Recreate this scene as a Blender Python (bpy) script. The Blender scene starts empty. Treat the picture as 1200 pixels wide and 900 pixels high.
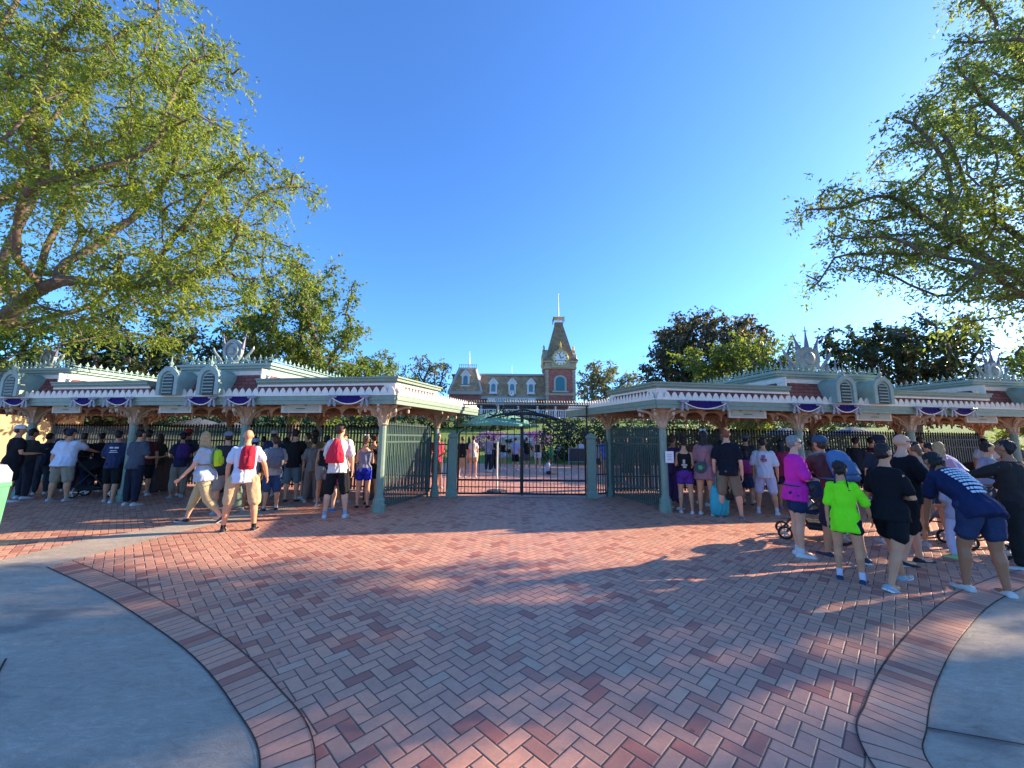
import bpy, bmesh, math, random
import numpy as np
from mathutils import Vector, Matrix, Quaternion

random.seed(7)
C = bpy.context.scene.collection
R = math.radians
SC = bpy.context.scene

# ------------------------------------------------------------------ camera model (also used to survey the site)
CAM_H, PITCH, ROLL, FPX = 1.6, R(8.08), R(0.55), 451.0
_F = Vector((0, math.cos(PITCH), math.sin(PITCH))); _U = Vector((0, -math.sin(PITCH), math.cos(PITCH))); _R = Vector((1, 0, 0))
def ray(px, py):
    a = px - 600; b = 450 - py
    u = a*math.cos(ROLL) - b*math.sin(ROLL); v = a*math.sin(ROLL) + b*math.cos(ROLL)
    return _R*(u/FPX) + _U*(v/FPX) + _F
def gnd(px, py, z=0.0):
    d = ray(px, py); t = (z-CAM_H)/d.z
    return Vector((d.x*t, d.y*t, z))
def atY(px, py, Y):
    d = ray(px, py); return d*(Y/d.y) + Vector((0, 0, CAM_H))

# ------------------------------------------------------------------ node helpers
class NT:
    def __init__(s, mat):
        s.nt = mat.node_tree
    def new(s, t, **kw):
        n = s.nt.nodes.new(t)
        for k, v in kw.items(): setattr(n, k, v)
        return n
    def link(s, a, b): s.nt.links.new(a, b)
    def put(s, sock, v):
        if hasattr(v, 'is_output') or isinstance(v, bpy.types.NodeSocket): s.link(v, sock)
        else: sock.default_value = v
    def m(s, op, a, b=None, c=None):
        n = s.new('ShaderNodeMath', operation=op)
        s.put(n.inputs[0], a)
        if b is not None: s.put(n.inputs[1], b)
        if c is not None: s.put(n.inputs[2], c)
        return n.outputs[0]
    def mix(s, f, a, b):
        n = s.new('ShaderNodeMix', data_type='RGBA')
        s.put(n.inputs[0], f)
        for i, v in ((6, a), (7, b)):
            s.put(n.inputs[i], v if not isinstance(v, tuple) else (*v[:3], 1))
        return n.outputs[2]
    def ramp(s, f, stops, interp='LINEAR'):
        n = s.new('ShaderNodeValToRGB'); cr = n.color_ramp; cr.interpolation = interp
        while len(cr.elements) < len(stops): cr.elements.new(0.5)
        for e, (p, c) in zip(cr.elements, stops):
            e.position = p; e.color = (*c[:3], 1)
        s.put(n.inputs[0], f); return n.outputs[0]
    def noise(s, scale, detail=3, rough=.5, vec=None, out=0):
        n = s.new('ShaderNodeTexNoise'); n.inputs['Scale'].default_value = scale
        n.inputs['Detail'].default_value = detail; n.inputs['Roughness'].default_value = rough
        if vec is not None: s.link(vec, n.inputs['Vector'])
        return n.outputs[out]

def new_mat(name):
    m = bpy.data.materials.new(name); m.use_nodes = True
    b = m.node_tree.nodes['Principled BSDF']
    return m, NT(m), b

_mats = {}
def mat(name, col, rough=.6, metal=0.0, var=.12, scale=9.0, bump=.0, bscale=40.0, spec=.35, fine=0.0):
    """plain material: base colour with soft noise variation and an optional bump"""
    if name in _mats: return _mats[name]
    m, n, b = new_mat(name)
    geo = n.new('ShaderNodeTexCoord').outputs['Object']
    f = n.noise(scale, 4, .6, geo)
    lo = tuple(max(0, c*(1-var)) for c in col); hi = tuple(min(1, c*(1+var)) for c in col)
    n.link(n.ramp(f, [(.3, lo), (.7, hi)]), b.inputs['Base Color'])
    b.inputs['Roughness'].default_value = rough; b.inputs['Metallic'].default_value = metal
    b.inputs['Specular IOR Level'].default_value = spec
    if bump:
        bp = n.new('ShaderNodeBump'); bp.inputs['Strength'].default_value = bump; bp.inputs['Distance'].default_value = .01
        n.link(n.noise(bscale, 3, .6, geo), bp.inputs['Height']); n.link(bp.outputs[0], b.inputs['Normal'])
    _mats[name] = m
    return m

def cloth(col, name=None):
    name = name or 'cloth_%d_%d_%d' % tuple(int(c*255) for c in col)
    if name in _mats: return _mats[name]
    m, n, b = new_mat(name)
    geo = n.new('ShaderNodeTexCoord').outputs['Object']
    f = n.noise(5, 4, .6, geo)
    n.link(n.ramp(f, [(.3, tuple(c*.9 for c in col)), (.7, tuple(min(1, c*1.08) for c in col))]), b.inputs['Base Color'])
    b.inputs['Roughness'].default_value = .85; b.inputs['Specular IOR Level'].default_value = .15
    w = n.noise(14, 2, .5, geo); fold = n.new('ShaderNodeTexWave'); fold.inputs['Scale'].default_value = 3.0
    fold.inputs['Distortion'].default_value = 9.0; fold.inputs['Detail'].default_value = 1.5; n.link(geo, fold.inputs['Vector'])
    h = n.m('ADD', n.m('MULTIPLY', fold.outputs['Fac'], .55), w)
    bp = n.new('ShaderNodeBump'); bp.inputs['Strength'].default_value = .55; bp.inputs['Distance'].default_value = .03
    n.link(h, bp.inputs['Height']); n.link(bp.outputs[0], b.inputs['Normal'])
    _mats[name] = m
    return m

def skin(tone):
    cols = {'fair': (.70, .36, .22), 'tan': (.60, .285, .15), 'brown': (.41, .18, .09), 'dark': (.14, .075, .05)}
    c = cols[tone]
    if 'skin_'+tone in _mats: return _mats['skin_'+tone]
    m = mat('skin_'+tone, c, rough=.5, var=.08, scale=7, spec=.3)
    b = m.node_tree.nodes['Principled BSDF']
    b.inputs['Subsurface Weight'].default_value = .08
    b.inputs['Subsurface Radius'].default_value = (.02, .008, .004)
    return m

# ------------------------------------------------------------------ mesh builder
class MB:
    def __init__(s): s.v = []; s.f = []; s.mi = []; s.uv = None
    def add(s, verts, faces, mi=0):
        b = len(s.v); s.v.extend(tuple(v) for v in verts)
        for f in faces: s.f.append(tuple(b+i for i in f)); s.mi.append(mi)
        return s
    def box(s, c, sz, M=None, mi=0, rz=0.0):
        x, y, z = sz[0]/2, sz[1]/2, sz[2]/2
        vs = [Vector((a, b, d)) for d in (-z, z) for b in (-y, y) for a in (-x, x)]
        if rz: vs = [Matrix.Rotation(rz, 3, 'Z') @ v for v in vs]
        vs = [v+Vector(c) for v in vs]
        if M: vs = [M(v) for v in vs]
        return s.add(vs, [(0, 2, 3, 1), (4, 5, 7, 6), (0, 1, 5, 4), (2, 6, 7, 3), (0, 4, 6, 2), (1, 3, 7, 5)], mi)
    def beam(s, p0, p1, w, h, up=(0, 0, 1), M=None, mi=0):
        p0 = Vector(p0); p1 = Vector(p1)
        if M: p0 = M(p0); p1 = M(p1)
        d = (p1-p0).normalized(); u = Vector(up)
        if abs(d.dot(u)) > .98: u = Vector((0, 1, 0))
        r = d.cross(u).normalized(); u = r.cross(d)
        vs = []
        for p in (p0, p1):
            for a, b in ((-1, -1), (1, -1), (1, 1), (-1, 1)): vs.append(p + r*(a*w/2) + u*(b*h/2))
        return s.add(vs, [(3, 2, 1, 0), (4, 5, 6, 7), (0, 1, 5, 4), (1, 2, 6, 5), (2, 3, 7, 6), (3, 0, 4, 7)], mi)
    def tube(s, pts, r, n=8, M=None, mi=0, cap=True):
        P = [Vector(p) for p in pts]
        if M: P = [M(p) for p in P]
        rs = r if isinstance(r, (list, tuple)) else [r]*len(P)
        prev = None; rings = []
        for i, p in enumerate(P):
            d = (P[min(i+1, len(P)-1)] - P[max(i-1, 0)])
            d = d.normalized() if d.length > 1e-9 else Vector((0, 0, 1))
            if prev is None:
                u = Vector((1, 0, 0)) if abs(d.x) < .9 else Vector((0, 1, 0))
            else: u = prev
            u = (u - d*u.dot(d)).normalized(); prev = u; w = d.cross(u)
            rings.append([p + (u*math.cos(2*math.pi*k/n) + w*math.sin(2*math.pi*k/n))*rs[i] for k in range(n)])
        vs = [v for rg in rings for v in rg]; fs = []
        for i in range(len(P)-1):
            for k in range(n): fs.append((i*n+k, i*n+(k+1) % n, (i+1)*n+(k+1) % n, (i+1)*n+k))
        if cap:
            fs.append(tuple(range(n-1, -1, -1))); fs.append(tuple(range((len(P)-1)*n, len(P)*n)))
        return s.add(vs, fs, mi)
    def lathe(s, prof, c=(0, 0, 0), n=16, M=None, mi=0, square=False):
        c = Vector(c); vs = []; fs = []
        ph = math.pi/n if square else 0
        for r, z in prof:
            for k in range(n):
                a = 2*math.pi*k/n + ph; vs.append(c + Vector((r*math.cos(a), r*math.sin(a), z)))
        if M: vs = [M(v) for v in vs]
        for i in range(len(prof)-1):
            for k in range(n): fs.append((i*n+k, i*n+(k+1) % n, (i+1)*n+(k+1) % n, (i+1)*n+k))
        fs.append(tuple(range(n-1, -1, -1))); fs.append(tuple(range((len(prof)-1)*n, len(prof)*n)))
        return s.add(vs, fs, mi)
    def prism(s, poly, ext, M=None, mi=0):
        """poly: 3D points of a planar outline; ext: extrusion vector"""
        P = [Vector(p) for p in poly]; e = Vector(ext); n = len(P)
        vs = P + [p+e for p in P]
        if M: vs = [M(v) for v in vs]
        fs = [tuple(range(n)), tuple(range(2*n-1, n-1, -1))] + [(i, i+n, (i+1) % n + n, (i+1) % n) for i in range(n)]
        return s.add(vs, fs, mi)
    def sphere(s, c, r, nu=12, nv=8, M=None, mi=0, rot=None):
        c = Vector(c); r = (r, r, r) if not isinstance(r, (list, tuple)) else r
        vs = []; fs = []
        for i in range(nv+1):
            t = math.pi*i/nv; t = min(max(t, .02), math.pi-.02)
            for k in range(nu):
                a = 2*math.pi*k/nu
                v = Vector((r[0]*math.sin(t)*math.cos(a), r[1]*math.sin(t)*math.sin(a), r[2]*math.cos(t)))
                if rot is not None: v = rot @ v
                vs.append(c+v)
        if M: vs = [M(v) for v in vs]
        for i in range(nv):
            for k in range(nu): fs.append((i*nu+k, (i+1)*nu+k, (i+1)*nu+(k+1) % nu, i*nu+(k+1) % nu))
        fs.append(tuple(range(nu))); fs.append(tuple(range((nv+1)*nu-1, nv*nu-1, -1)))
        return s.add(vs, fs, mi)
    def build(s, name, mats, parent=None, loc=None, smooth=False, fixn=True):
        """links the gathered shapes as ONE mesh object; geometry is given in world space"""
        if parent is not None: o0 = world_loc(parent); loc = Vector((0, 0, 0))
        else: o0 = Vector(loc) if loc is not None else Vector((0, 0, 0)); loc = o0
        me = bpy.data.meshes.new(name)
        me.from_pydata([(v[0]-o0.x, v[1]-o0.y, v[2]-o0.z) for v in s.v], [], s.f)
        ms = mats if isinstance(mats, (list, tuple)) else [mats]
        for m in ms: me.materials.append(m)
        if len(ms) > 1: me.polygons.foreach_set('material_index', s.mi)
        if fixn:
            bm = bmesh.new(); bm.from_mesh(me); bmesh.ops.recalc_face_normals(bm, faces=bm.faces); bm.to_mesh(me); bm.free()
        if smooth: me.polygons.foreach_set('use_smooth', [True]*len(me.polygons))
        o = bpy.data.objects.new(name, me); C.objects.link(o)
        if parent is not None: o.parent = parent
        else: o.location = loc
        me.update()
        return o

def world_loc(o):
    v = Vector(o.location)
    while o.parent is not None:
        o = o.parent; v = v + Vector(o.location)
    return v
def tag(o, label=None, cat=None, group=None, kind=None):
    if label: o['label'] = label
    if cat: o['category'] = cat
    if group: o['group'] = group
    if kind: o['kind'] = kind
    return o
def thing(name, label, cat, loc=(0, 0, 0), group=None):
    o = bpy.data.objects.new(name, None); C.objects.link(o); o.location = loc; o.empty_display_size = .2
    return tag(o, label, cat, group)
def copy_tree(o, parent=None):
    c = o.copy(); C.objects.link(c)
    if parent is not None: c.parent = parent
    for ch in list(o.children): copy_tree(ch, c)
    return c

# ------------------------------------------------------------------ materials
M_ = {}
GREEN = (.20, .28, .21)
M_['green'] = mat('green_paint', GREEN, .45, var=.1, bump=.1, bscale=60)
M_['greend'] = mat('dark_green_paint', (.05, .10, .085), .45, var=.12)
M_['green_l'] = mat('pale_green_paint', (.25, .36, .305), .45, var=.1)
M_['cream'] = mat('cream_paint', (.76, .70, .58), .5, var=.08, bump=.1)
M_['white'] = mat('white_paint', (.82, .79, .73), .5, var=.06)
M_['tan'] = mat('tan_paint', (.46, .33, .20), .6, var=.15, bump=.15)
M_['soffit'] = mat('soffit_boards', (.26, .16, .095), .7, var=.2, bump=.2, scale=4)
M_['iron'] = mat('black_iron', (.018, .022, .024), .4, metal=.3, var=.2)
M_['steel'] = mat('brushed_steel', (.5, .5, .5), .35, metal=1, var=.08)
M_['dgrey'] = mat('dark_grey_plastic', (.04, .042, .046), .5, var=.2)
M_['grey'] = mat('mid_grey_paint', (.32, .34, .36), .5, var=.1)
M_['purple'] = cloth((.026, .014, .11), 'purple_drape')
M_['gold'] = mat('gold_leaf', (.75, .5, .12), .35, metal=.8, var=.1)
M_['verdigris'] = mat('silver_grey_casting', (.28, .33, .32), .45, metal=.25, var=.2, bump=.3)
M_['black'] = mat('black_rubber', (.015, .015, .016), .6)
M_['shoe_white'] = mat('white_shoe', (.62, .62, .62), .6)
M_['sole'] = mat('white_sole', (.72, .72, .7), .6)
M_['bark'] = mat('bark', (.15, .115, .085), .85, var=.35, scale=14, bump=.8, bscale=26)
M_['stone'] = mat('pale_stone', (.45, .42, .36), .7, var=.1, bump=.2)

def shingle_mat(name, col, sx=.16, sz=.09):
    m, n, b = new_mat(name)
    tc = n.new('ShaderNodeTexCoord').outputs['Object']
    sep = n.new('ShaderNodeSeparateXYZ'); n.link(tc, sep.inputs[0])
    cmb = n.new('ShaderNodeCombineXYZ')
    n.link(n.m('ADD', sep.outputs[0], n.m('MULTIPLY', sep.outputs[1], .83)), cmb.inputs[0]); n.link(sep.outputs[2], cmb.inputs[1])
    br = n.new('ShaderNodeTexBrick'); n.link(cmb.outputs[0], br.inputs['Vector'])
    br.inputs['Scale'].default_value = 1; br.inputs['Brick Width'].default_value = sx; br.inputs['Row Height'].default_value = sz
    br.inputs['Mortar Size'].default_value = .008; br.inputs['Mortar Smooth'].default_value = .5
    br.inputs['Color1'].default_value = (*[c*.75 for c in col], 1); br.inputs['Color2'].default_value = (*[min(1, c*1.25) for c in col], 1)
    br.inputs['Mortar'].default_value = (*[c*.35 for c in col], 1)
    n.link(br.outputs['Color'], b.inputs['Base Color']); b.inputs['Roughness'].default_value = .75
    bp = n.new('ShaderNodeBump'); bp.inputs['Strength'].default_value = .6; bp.inputs['Distance'].default_value = .02
    n.link(n.m('SUBTRACT', 1.0, br.outputs['Fac']), bp.inputs['Height']); n.link(bp.outputs[0], b.inputs['Normal'])
    return m
M_['shingle'] = shingle_mat('red_shingle', (.24, .075, .06))
M_['brickwall'] = shingle_mat('red_brickwork', (.46, .15, .11), .3, .1)
M_['slate'] = shingle_mat('brown_slate', (.44, .28, .145), .35, .28)

BRICK = [(0, (.62, .295, .185)), (.15, (.56, .27, .172)), (.28, (.65, .31, .19)), (.41, (.54, .27, .172)), (.53, (.60, .30, .195)),
         (.66, (.66, .32, .195)), (.78, (.42, .155, .105)), (.87, (.48, .20, .13)), (.93, (.53, .29, .19)), (.97, (.57, .335, .22))]
def brick_finish(n, b, ident, edge, u=None, wear_scale=.35, jw=(.028, .058)):
    pos = n.new('ShaderNodeNewGeometry').outputs['Position']
    wn = n.new('ShaderNodeTexWhiteNoise', noise_dimensions='3D'); n.link(ident, wn.inputs['Vector'])
    col = n.ramp(wn.outputs['Value'], BRICK, 'CONSTANT')
    # grain and wide stains belonging to the paving
    g = n.noise(60, 3, .7, pos); st = n.noise(wear_scale, 4, .6, pos)
    mo = n.noise(11, 5, .7, pos)
    vo = n.new('ShaderNodeTexVoronoi'); vo.inputs['Scale'].default_value = 2.6; n.link(pos, vo.inputs['Vector'])
    gum = n.new('ShaderNodeMapRange'); n.link(vo.outputs['Distance'], gum.inputs[0]); gum.inputs[1].default_value = .035; gum.inputs[2].default_value = .055; gum.inputs[3].default_value = .62
    fac = n.m('ADD', n.m('MULTIPLY', g, .40), n.m('ADD', n.m('MULTIPLY', st, .45), n.m('ADD', n.m('MULTIPLY', mo, .5), .33)))
    fac = n.m('MULTIPLY', fac, gum.outputs[0])
    mul = n.new('ShaderNodeMix', data_type='RGBA', blend_type='MULTIPLY'); mul.inputs[0].default_value = 1
    cmb = n.new('ShaderNodeCombineColor')
    for i in range(3): n.link(fac, cmb.inputs[i])
    n.link(col, mul.inputs[6]); n.link(cmb.outputs[0], mul.inputs[7])
    mr = n.new('ShaderNodeMapRange', interpolation_type='SMOOTHSTEP')
    n.link(edge, mr.inputs[0]); mr.inputs[1].default_value = jw[0]; mr.inputs[2].default_value = jw[1]
    jc = n.mix(n.noise(7, 2, .5, pos), (.05, .037, .032), (.15, .10, .08))
    n.link(n.mix(mr.outputs[0], jc, mul.outputs[2]), b.inputs['Base Color'])
    rr = n.m('ADD', n.m('MULTIPLY', wn.outputs['Value'], .12), n.m('ADD', n.m('MULTIPLY', g, .2), .36))
    n.link(rr, b.inputs['Roughness']); b.inputs['Specular IOR Level'].default_value = .45
    mr2 = n.new('ShaderNodeMapRange', interpolation_type='SMOOTHSTEP')
    n.link(edge, mr2.inputs[0]); mr2.inputs[1].default_value = jw[0]*.4; mr2.inputs[2].default_value = jw[1]*1.7
    # each paver sits a hair higher or lower than the next
    h = n.m('ADD', mr2.outputs[0], n.m('ADD', n.m('MULTIPLY', wn.outputs['Value'], .22), n.m('MULTIPLY', g, .14)))
    bp = n.new('ShaderNodeBump'); bp.inputs['Strength'].default_value = .6; bp.inputs['Distance'].default_value = .007
    n.link(h, bp.inputs['Height']); n.link(bp.outputs[0], b.inputs['Normal'])

def herringbone_mat():
    m, n, b = new_mat('herringbone_pavers')
    pos = n.new('ShaderNodeNewGeometry').outputs['Position']
    s = n.new('ShaderNodeSeparateXYZ'); n.link(pos, s.inputs[0])
    w = .092*math.sqrt(2)
    X = n.m('DIVIDE', n.m('ADD', s.outputs[0], s.outputs[1]), w); Y = n.m('DIVIDE', n.m('SUBTRACT', s.outputs[1], s.outputs[0]), w)
    i = n.m('FLOOR', X); j = n.m('FLOOR', Y); fx = n.m('SUBTRACT', X, i); fy = n.m('SUBTRACT', Y, j)
    k = n.m('FLOORED_MODULO', n.m('ADD', n.m('SUBTRACT', i, j), .01), 4.0)
    V = n.m('GREATER_THAN', k, 1.5); H = n.m('SUBTRACT', 1.0, V)
    sH = n.m('MULTIPLY', n.m('GREATER_THAN', k, .5), H); sV = n.m('MULTIPLY', n.m('LESS_THAN', k, 2.5), V)
    u = n.m('ADD', n.m('MULTIPLY', n.m('ADD', fx, sH), H), n.m('MULTIPLY', n.m('ADD', fy, sV), V))
    v = n.m('ADD', n.m('MULTIPLY', fy, H), n.m('MULTIPLY', fx, V))
    edge = n.m('MINIMUM', n.m('MINIMUM', u, n.m('SUBTRACT', 2.0, u)), n.m('MINIMUM', v, n.m('SUBTRACT', 1.0, v)))
    c = n.new('ShaderNodeCombineXYZ')
    n.link(n.m('SUBTRACT', i, sH), c.inputs[0]); n.link(n.m('SUBTRACT', j, sV), c.inputs[1]); n.link(n.m('MULTIPLY', V, 7.3), c.inputs[2])
    brick_finish(n, b, c.outputs[0], edge)
    return m
def border_mat():
    m, n, b = new_mat('soldier_course_pavers')
    uv = n.new('ShaderNodeUVMap').outputs[0]
    s = n.new('ShaderNodeSeparateXYZ'); n.link(uv, s.inputs[0])
    U = n.m('DIVIDE', s.outputs[0], .092); i = n.m('FLOOR', U); f = n.m('SUBTRACT', U, i)
    V = s.outputs[1]
    edge = n.m('MINIMUM', n.m('MINIMUM', f, n.m('SUBTRACT', 1.0, f)), n.m('MULTIPLY', n.m('MINIMUM', V, n.m('SUBTRACT', 1.0, V)), 3.2))
    c = n.new('ShaderNodeCombineXYZ'); n.link(i, c.inputs[0])
    brick_finish(n, b, c.outputs[0], edge)
    return m
def concrete_mat():
    m, n, b = new_mat('worn_concrete')
    pos = n.new('ShaderNodeNewGeometry').outputs['Position']
    mp = n.new('ShaderNodeMapping'); n.link(pos, mp.inputs[0]); mp.inputs['Scale'].default_value = (1, 2.4, 1); mp.inputs['Rotation'].default_value = (0, 0, .5)
    a = n.noise(.9, 6, .65, mp.outputs[0]); g = n.noise(150, 3, .7, pos)
    nz = n.new('ShaderNodeTexNoise'); nz.inputs['Scale'].default_value = 7; nz.inputs['Detail'].default_value = 9; nz.inputs['Roughness'].default_value = .78; nz.inputs['Distortion'].default_value = 1.2
    n.link(mp.outputs[0], nz.inputs['Vector']); sc = nz.outputs[0]
    col = n.ramp(n.m('ADD', n.m('MULTIPLY', a, .3), n.m('ADD', n.m('MULTIPLY', sc, .5), n.m('MULTIPLY', g, .2))), [(.36, (.23, .185, .135)), (.46, (.38, .315, .24)), (.54, (.45, .375, .285)), (.64, (.62, .53, .42))])
    # a few old stains
    stn = n.noise(1.1, 2, .5, mp.outputs[0])
    st = n.new('ShaderNodeMapRange'); n.link(stn, st.inputs[0]); st.inputs[1].default_value = .61; st.inputs[2].default_value = .70
    col = n.mix(n.m('MULTIPLY', st.outputs[0], .55), col, (.10, .10, .105))
    n.link(col, b.inputs['Base Color']); b.inputs['Roughness'].default_value = .62; b.inputs['Specular IOR Level'].default_value = .35
    bp = n.new('ShaderNodeBump'); bp.inputs['Strength'].default_value = .8; bp.inputs['Distance'].default_value = .02
    n.link(n.m('ADD', n.m('MULTIPLY', sc, .7), n.m('MULTIPLY', g, .35)), bp.inputs['Height']); n.link(bp.outputs[0], b.inputs['Normal'])
    return m
def leaf_mat(name, a, bcol, trans=.45):
    m, n, b = new_mat(name)
    geo = n.new('ShaderNodeNewGeometry'); f = geo.outputs['Random Per Island']
    col = n.ramp(f, [(0, a), (.5, tuple((x+y)/2 for x, y in zip(a, bcol))), (1, bcol)])
    n.link(col, b.inputs['Base Color']); b.inputs['Roughness'].default_value = .5; b.inputs['Specular IOR Level'].default_value = .3
    t = n.new('ShaderNodeBsdfTranslucent')
    br = n.new('ShaderNodeMix', data_type='RGBA', blend_type='MULTIPLY'); br.inputs[0].default_value = 1
    n.link(col, br.inputs[6]); br.inputs[7].default_value = (1.5, 1.5, .7, 1); n.link(br.outputs[2], t.inputs[0])
    mx = n.new('ShaderNodeMixShader'); mx.inputs[0].default_value = trans
    n.link(b.outputs[0], mx.inputs[1]); n.link(t.outputs[0], mx.inputs[2])
    n.link(mx.outputs[0], m.node_tree.nodes['Material Output'].inputs[0])
    return m
def grass_mat():
    m, n, b = new_mat('lawn_grass')
    pos = n.new('ShaderNodeNewGeometry').outputs['Position']
    f = n.noise(3, 6, .8, pos)
    n.link(n.ramp(f, [(.3, (.11, .18, .03)), (.7, (.22, .32, .06))]), b.inputs['Base Color']); b.inputs['Roughness'].default_value = .9
    bp = n.new('ShaderNodeBump'); bp.inputs['Distance'].default_value = .1; n.link(n.noise(14, 5, .8, pos), bp.inputs['Height']); n.link(bp.outputs[0], b.inputs['Normal'])
    return m
M_['herring'] = herringbone_mat(); M_['border'] = border_mat(); M_['concrete'] = concrete_mat(); M_['lawn'] = grass_mat()
M_['glass'] = mat('window_glass', (.05, .16, .19), .12, var=.2, spec=.8)

# ------------------------------------------------------------------ trees
def grow(base, blobs, n_attr, step, infl, kill, seed, lean=None, maxit=260, shell=.0, per=9, sig=.42):
    rng = np.random.default_rng(seed)
    pts = []
    vol = np.array([b[1][0]*b[1][1]*b[1][2] for b in blobs]); vol = vol**.8; cnt = (n_attr*vol/vol.sum()).astype(int)+1
    for (c, r), k in zip(blobs, cnt):
        q = max(3, int(k/per)); d = rng.normal(size=(q, 3)); d /= np.linalg.norm(d, axis=1)[:, None]
        rad = (shell + (1-shell)*rng.random(q))**(1/2.6)
        cc = np.array(c) + d*rad[:, None]*np.array(r)*.93
        own = rng.integers(0, q, k)
        pts.append(cc[own] + rng.normal(size=(k, 3))*(sig*(.6+.8*rng.random(q))[own])[:, None]*np.array([1, 1, .62]))
    A = np.concatenate(pts)
    nodes = [np.array(base, float)]; par = [-1]
    # trunk up to the lower part of the crown
    cen = A.mean(0) if lean is None else np.array(lean, float)
    low = np.array([base[0]*.5+cen[0]*.5, base[1]*.5+cen[1]*.5, base[2] + (A[:, 2].min()-base[2])*.9])
    low = np.array(base) + (low-np.array(base))*1.0
    nst = max(2, int(np.linalg.norm(low-base)/step))
    for i in range(1, nst+1):
        p = np.array(base) + (low-np.array(base))*(i/nst) + rng.normal(size=3)*step*.1
        nodes.append(p); par.append(len(nodes)-2)
    N = np.array(nodes); alive = np.ones(len(A), bool)
    best = np.full(len(A), 1e9); bi = np.zeros(len(A), int)
    start = 0
    for it in range(maxit):
        new = N[start:]
        D = np.linalg.norm(A[:, None, :]-new[None], axis=2)
        mi = D.argmin(1); md = D[np.arange(len(A)), mi]
        up = md < best; best[up] = md[up]; bi[up] = mi[up]+start
        start = len(N)
        alive &= best > kill
        act = alive & (best < infl)
        if not act.any():
            if not alive.any(): break
            # reach out towards the nearest attractor
            i = np.where(alive)[0][best[alive].argmin()]
            act = np.zeros(len(A), bool); act[i] = True
        add = []; ap = []
        for q in np.unique(bi[act]):
            sel = act & (bi == q)
            d = A[sel]-N[q]; d /= np.linalg.norm(d, axis=1)[:, None]
            d = d.sum(0) + rng.normal(size=3)*.25
            d /= np.linalg.norm(d)+1e-9
            add.append(N[q]+d*step); ap.append(q)
        N = np.concatenate([N, np.array(add)]); par.extend(ap)
        if len(N) > 9000: break
    par = np.array(par)
    ch = np.zeros(len(N), int)
    r = np.zeros(len(N))
    for i in range(len(N)-1, 0, -1):
        if r[i] == 0: r[i] = 1
        r[par[i]] = (r[par[i]]**2.4 + r[i]**2.4)**(1/2.4); ch[par[i]] += 1
    return N, par, r, ch

def tree(name, label, cat, base, blobs, n_attr, step, tip_r, trunk_r, leaf, leaf_n, leaf_size, lmat, seed, group=None, lean=None, droop=.3, spread=.5, twig_max=4.5, infl=None, shell=0.0, bark=None, per=9, sig=.42):
    N, par, r, ch = grow(base, blobs, n_attr, step, infl or step*6, step*1.6, seed, lean, shell=shell, per=per, sig=sig)
    rng = np.random.default_rng(seed+1)
    root = thing(name, label, cat, base, group)
    scale = trunk_r / r.max()
    rr = np.maximum(r*scale, tip_r)
    mb = MB()
    for i in range(1, len(N)):
        a = N[par[i]]; b = N[i]; d = b-a; L = np.linalg.norm(d)
        if L < 1e-6: continue
        if rr[i] < tip_r*1.02 and L < step*2 and (i % 2): continue
        k = 7 if rr[i] > trunk_r*.15 else 4
        mb.tube([a - d*.06, b + d*.06], [float(min(rr[par[i]], rr[i]*1.35)), float(rr[i])], n=k, cap=False)
    mb.build('trunk', bark or M_['bark'], root, smooth=True, fixn=False)
    # leaves round the thin twigs
    tw = np.where(r < twig_max)[0]; tw = tw[tw > 1]
    # fine drooping sprays leave every twig; leaves sit along them
    per_spray = 9; q = max(1, int(round(leaf_n/per_spray)))
    S = np.repeat(N[tw], q, axis=0) + rng.normal(size=(len(tw)*q, 3))*spread*.22
    sd = rng.normal(size=S.shape); sd[:, 2] = sd[:, 2]*.7 - droop; sd /= np.linalg.norm(sd, axis=1)[:, None]
    sl_ = spread*(.7+rng.random(len(S))*1.1)
    P0 = np.repeat(S, per_spray, axis=0); D0 = np.repeat(sd, per_spray, axis=0); n = len(P0)
    tt = rng.random(n); P = P0 + D0*(np.repeat(sl_, per_spray)*tt)[:, None]; P[:, 2] -= droop*.35*tt**2
    P = P + rng.normal(size=(n, 3))*leaf_size*.28
    dirv = rng.normal(size=(n, 3))*.8 + D0; dirv[:, 2] -= .25; dirv /= np.linalg.norm(dirv, axis=1)[:, None]
    nr = rng.normal(size=(n, 3)); nr[:, 2] += .8
    side = np.cross(dirv, nr); side /= np.linalg.norm(side, axis=1)[:, None]+1e-9
    L = leaf_size*(.55+rng.random(n)*.9)[:, None]; W = L*leaf
    nn = np.cross(side, dirv)
    V = np.empty((n, 4, 3)); V[:, 0] = P; V[:, 1] = P + dirv*L*.5 + side*W*.5 + nn*L*.06; V[:, 2] = P + dirv*L - nn*L*.1; V[:, 3] = P + dirv*L*.5 - side*W*.5 + nn*L*.06
    V = V.reshape(-1, 3) - np.array(base)
    me = bpy.data.meshes.new('crown'); me.vertices.add(4*n); me.vertices.foreach_set('co', V.ravel())
    me.loops.add(4*n); me.loops.foreach_set('vertex_index', np.arange(4*n)); me.polygons.add(n)
    me.polygons.foreach_set('loop_start', np.arange(0, 4*n, 4)); me.polygons.foreach_set('loop_total', np.full(n, 4))
    me.materials.append(lmat); me.update(calc_edges=True); me.validate()
    o = bpy.data.objects.new('crown', me); C.objects.link(o); o.parent = root
    return root
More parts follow.
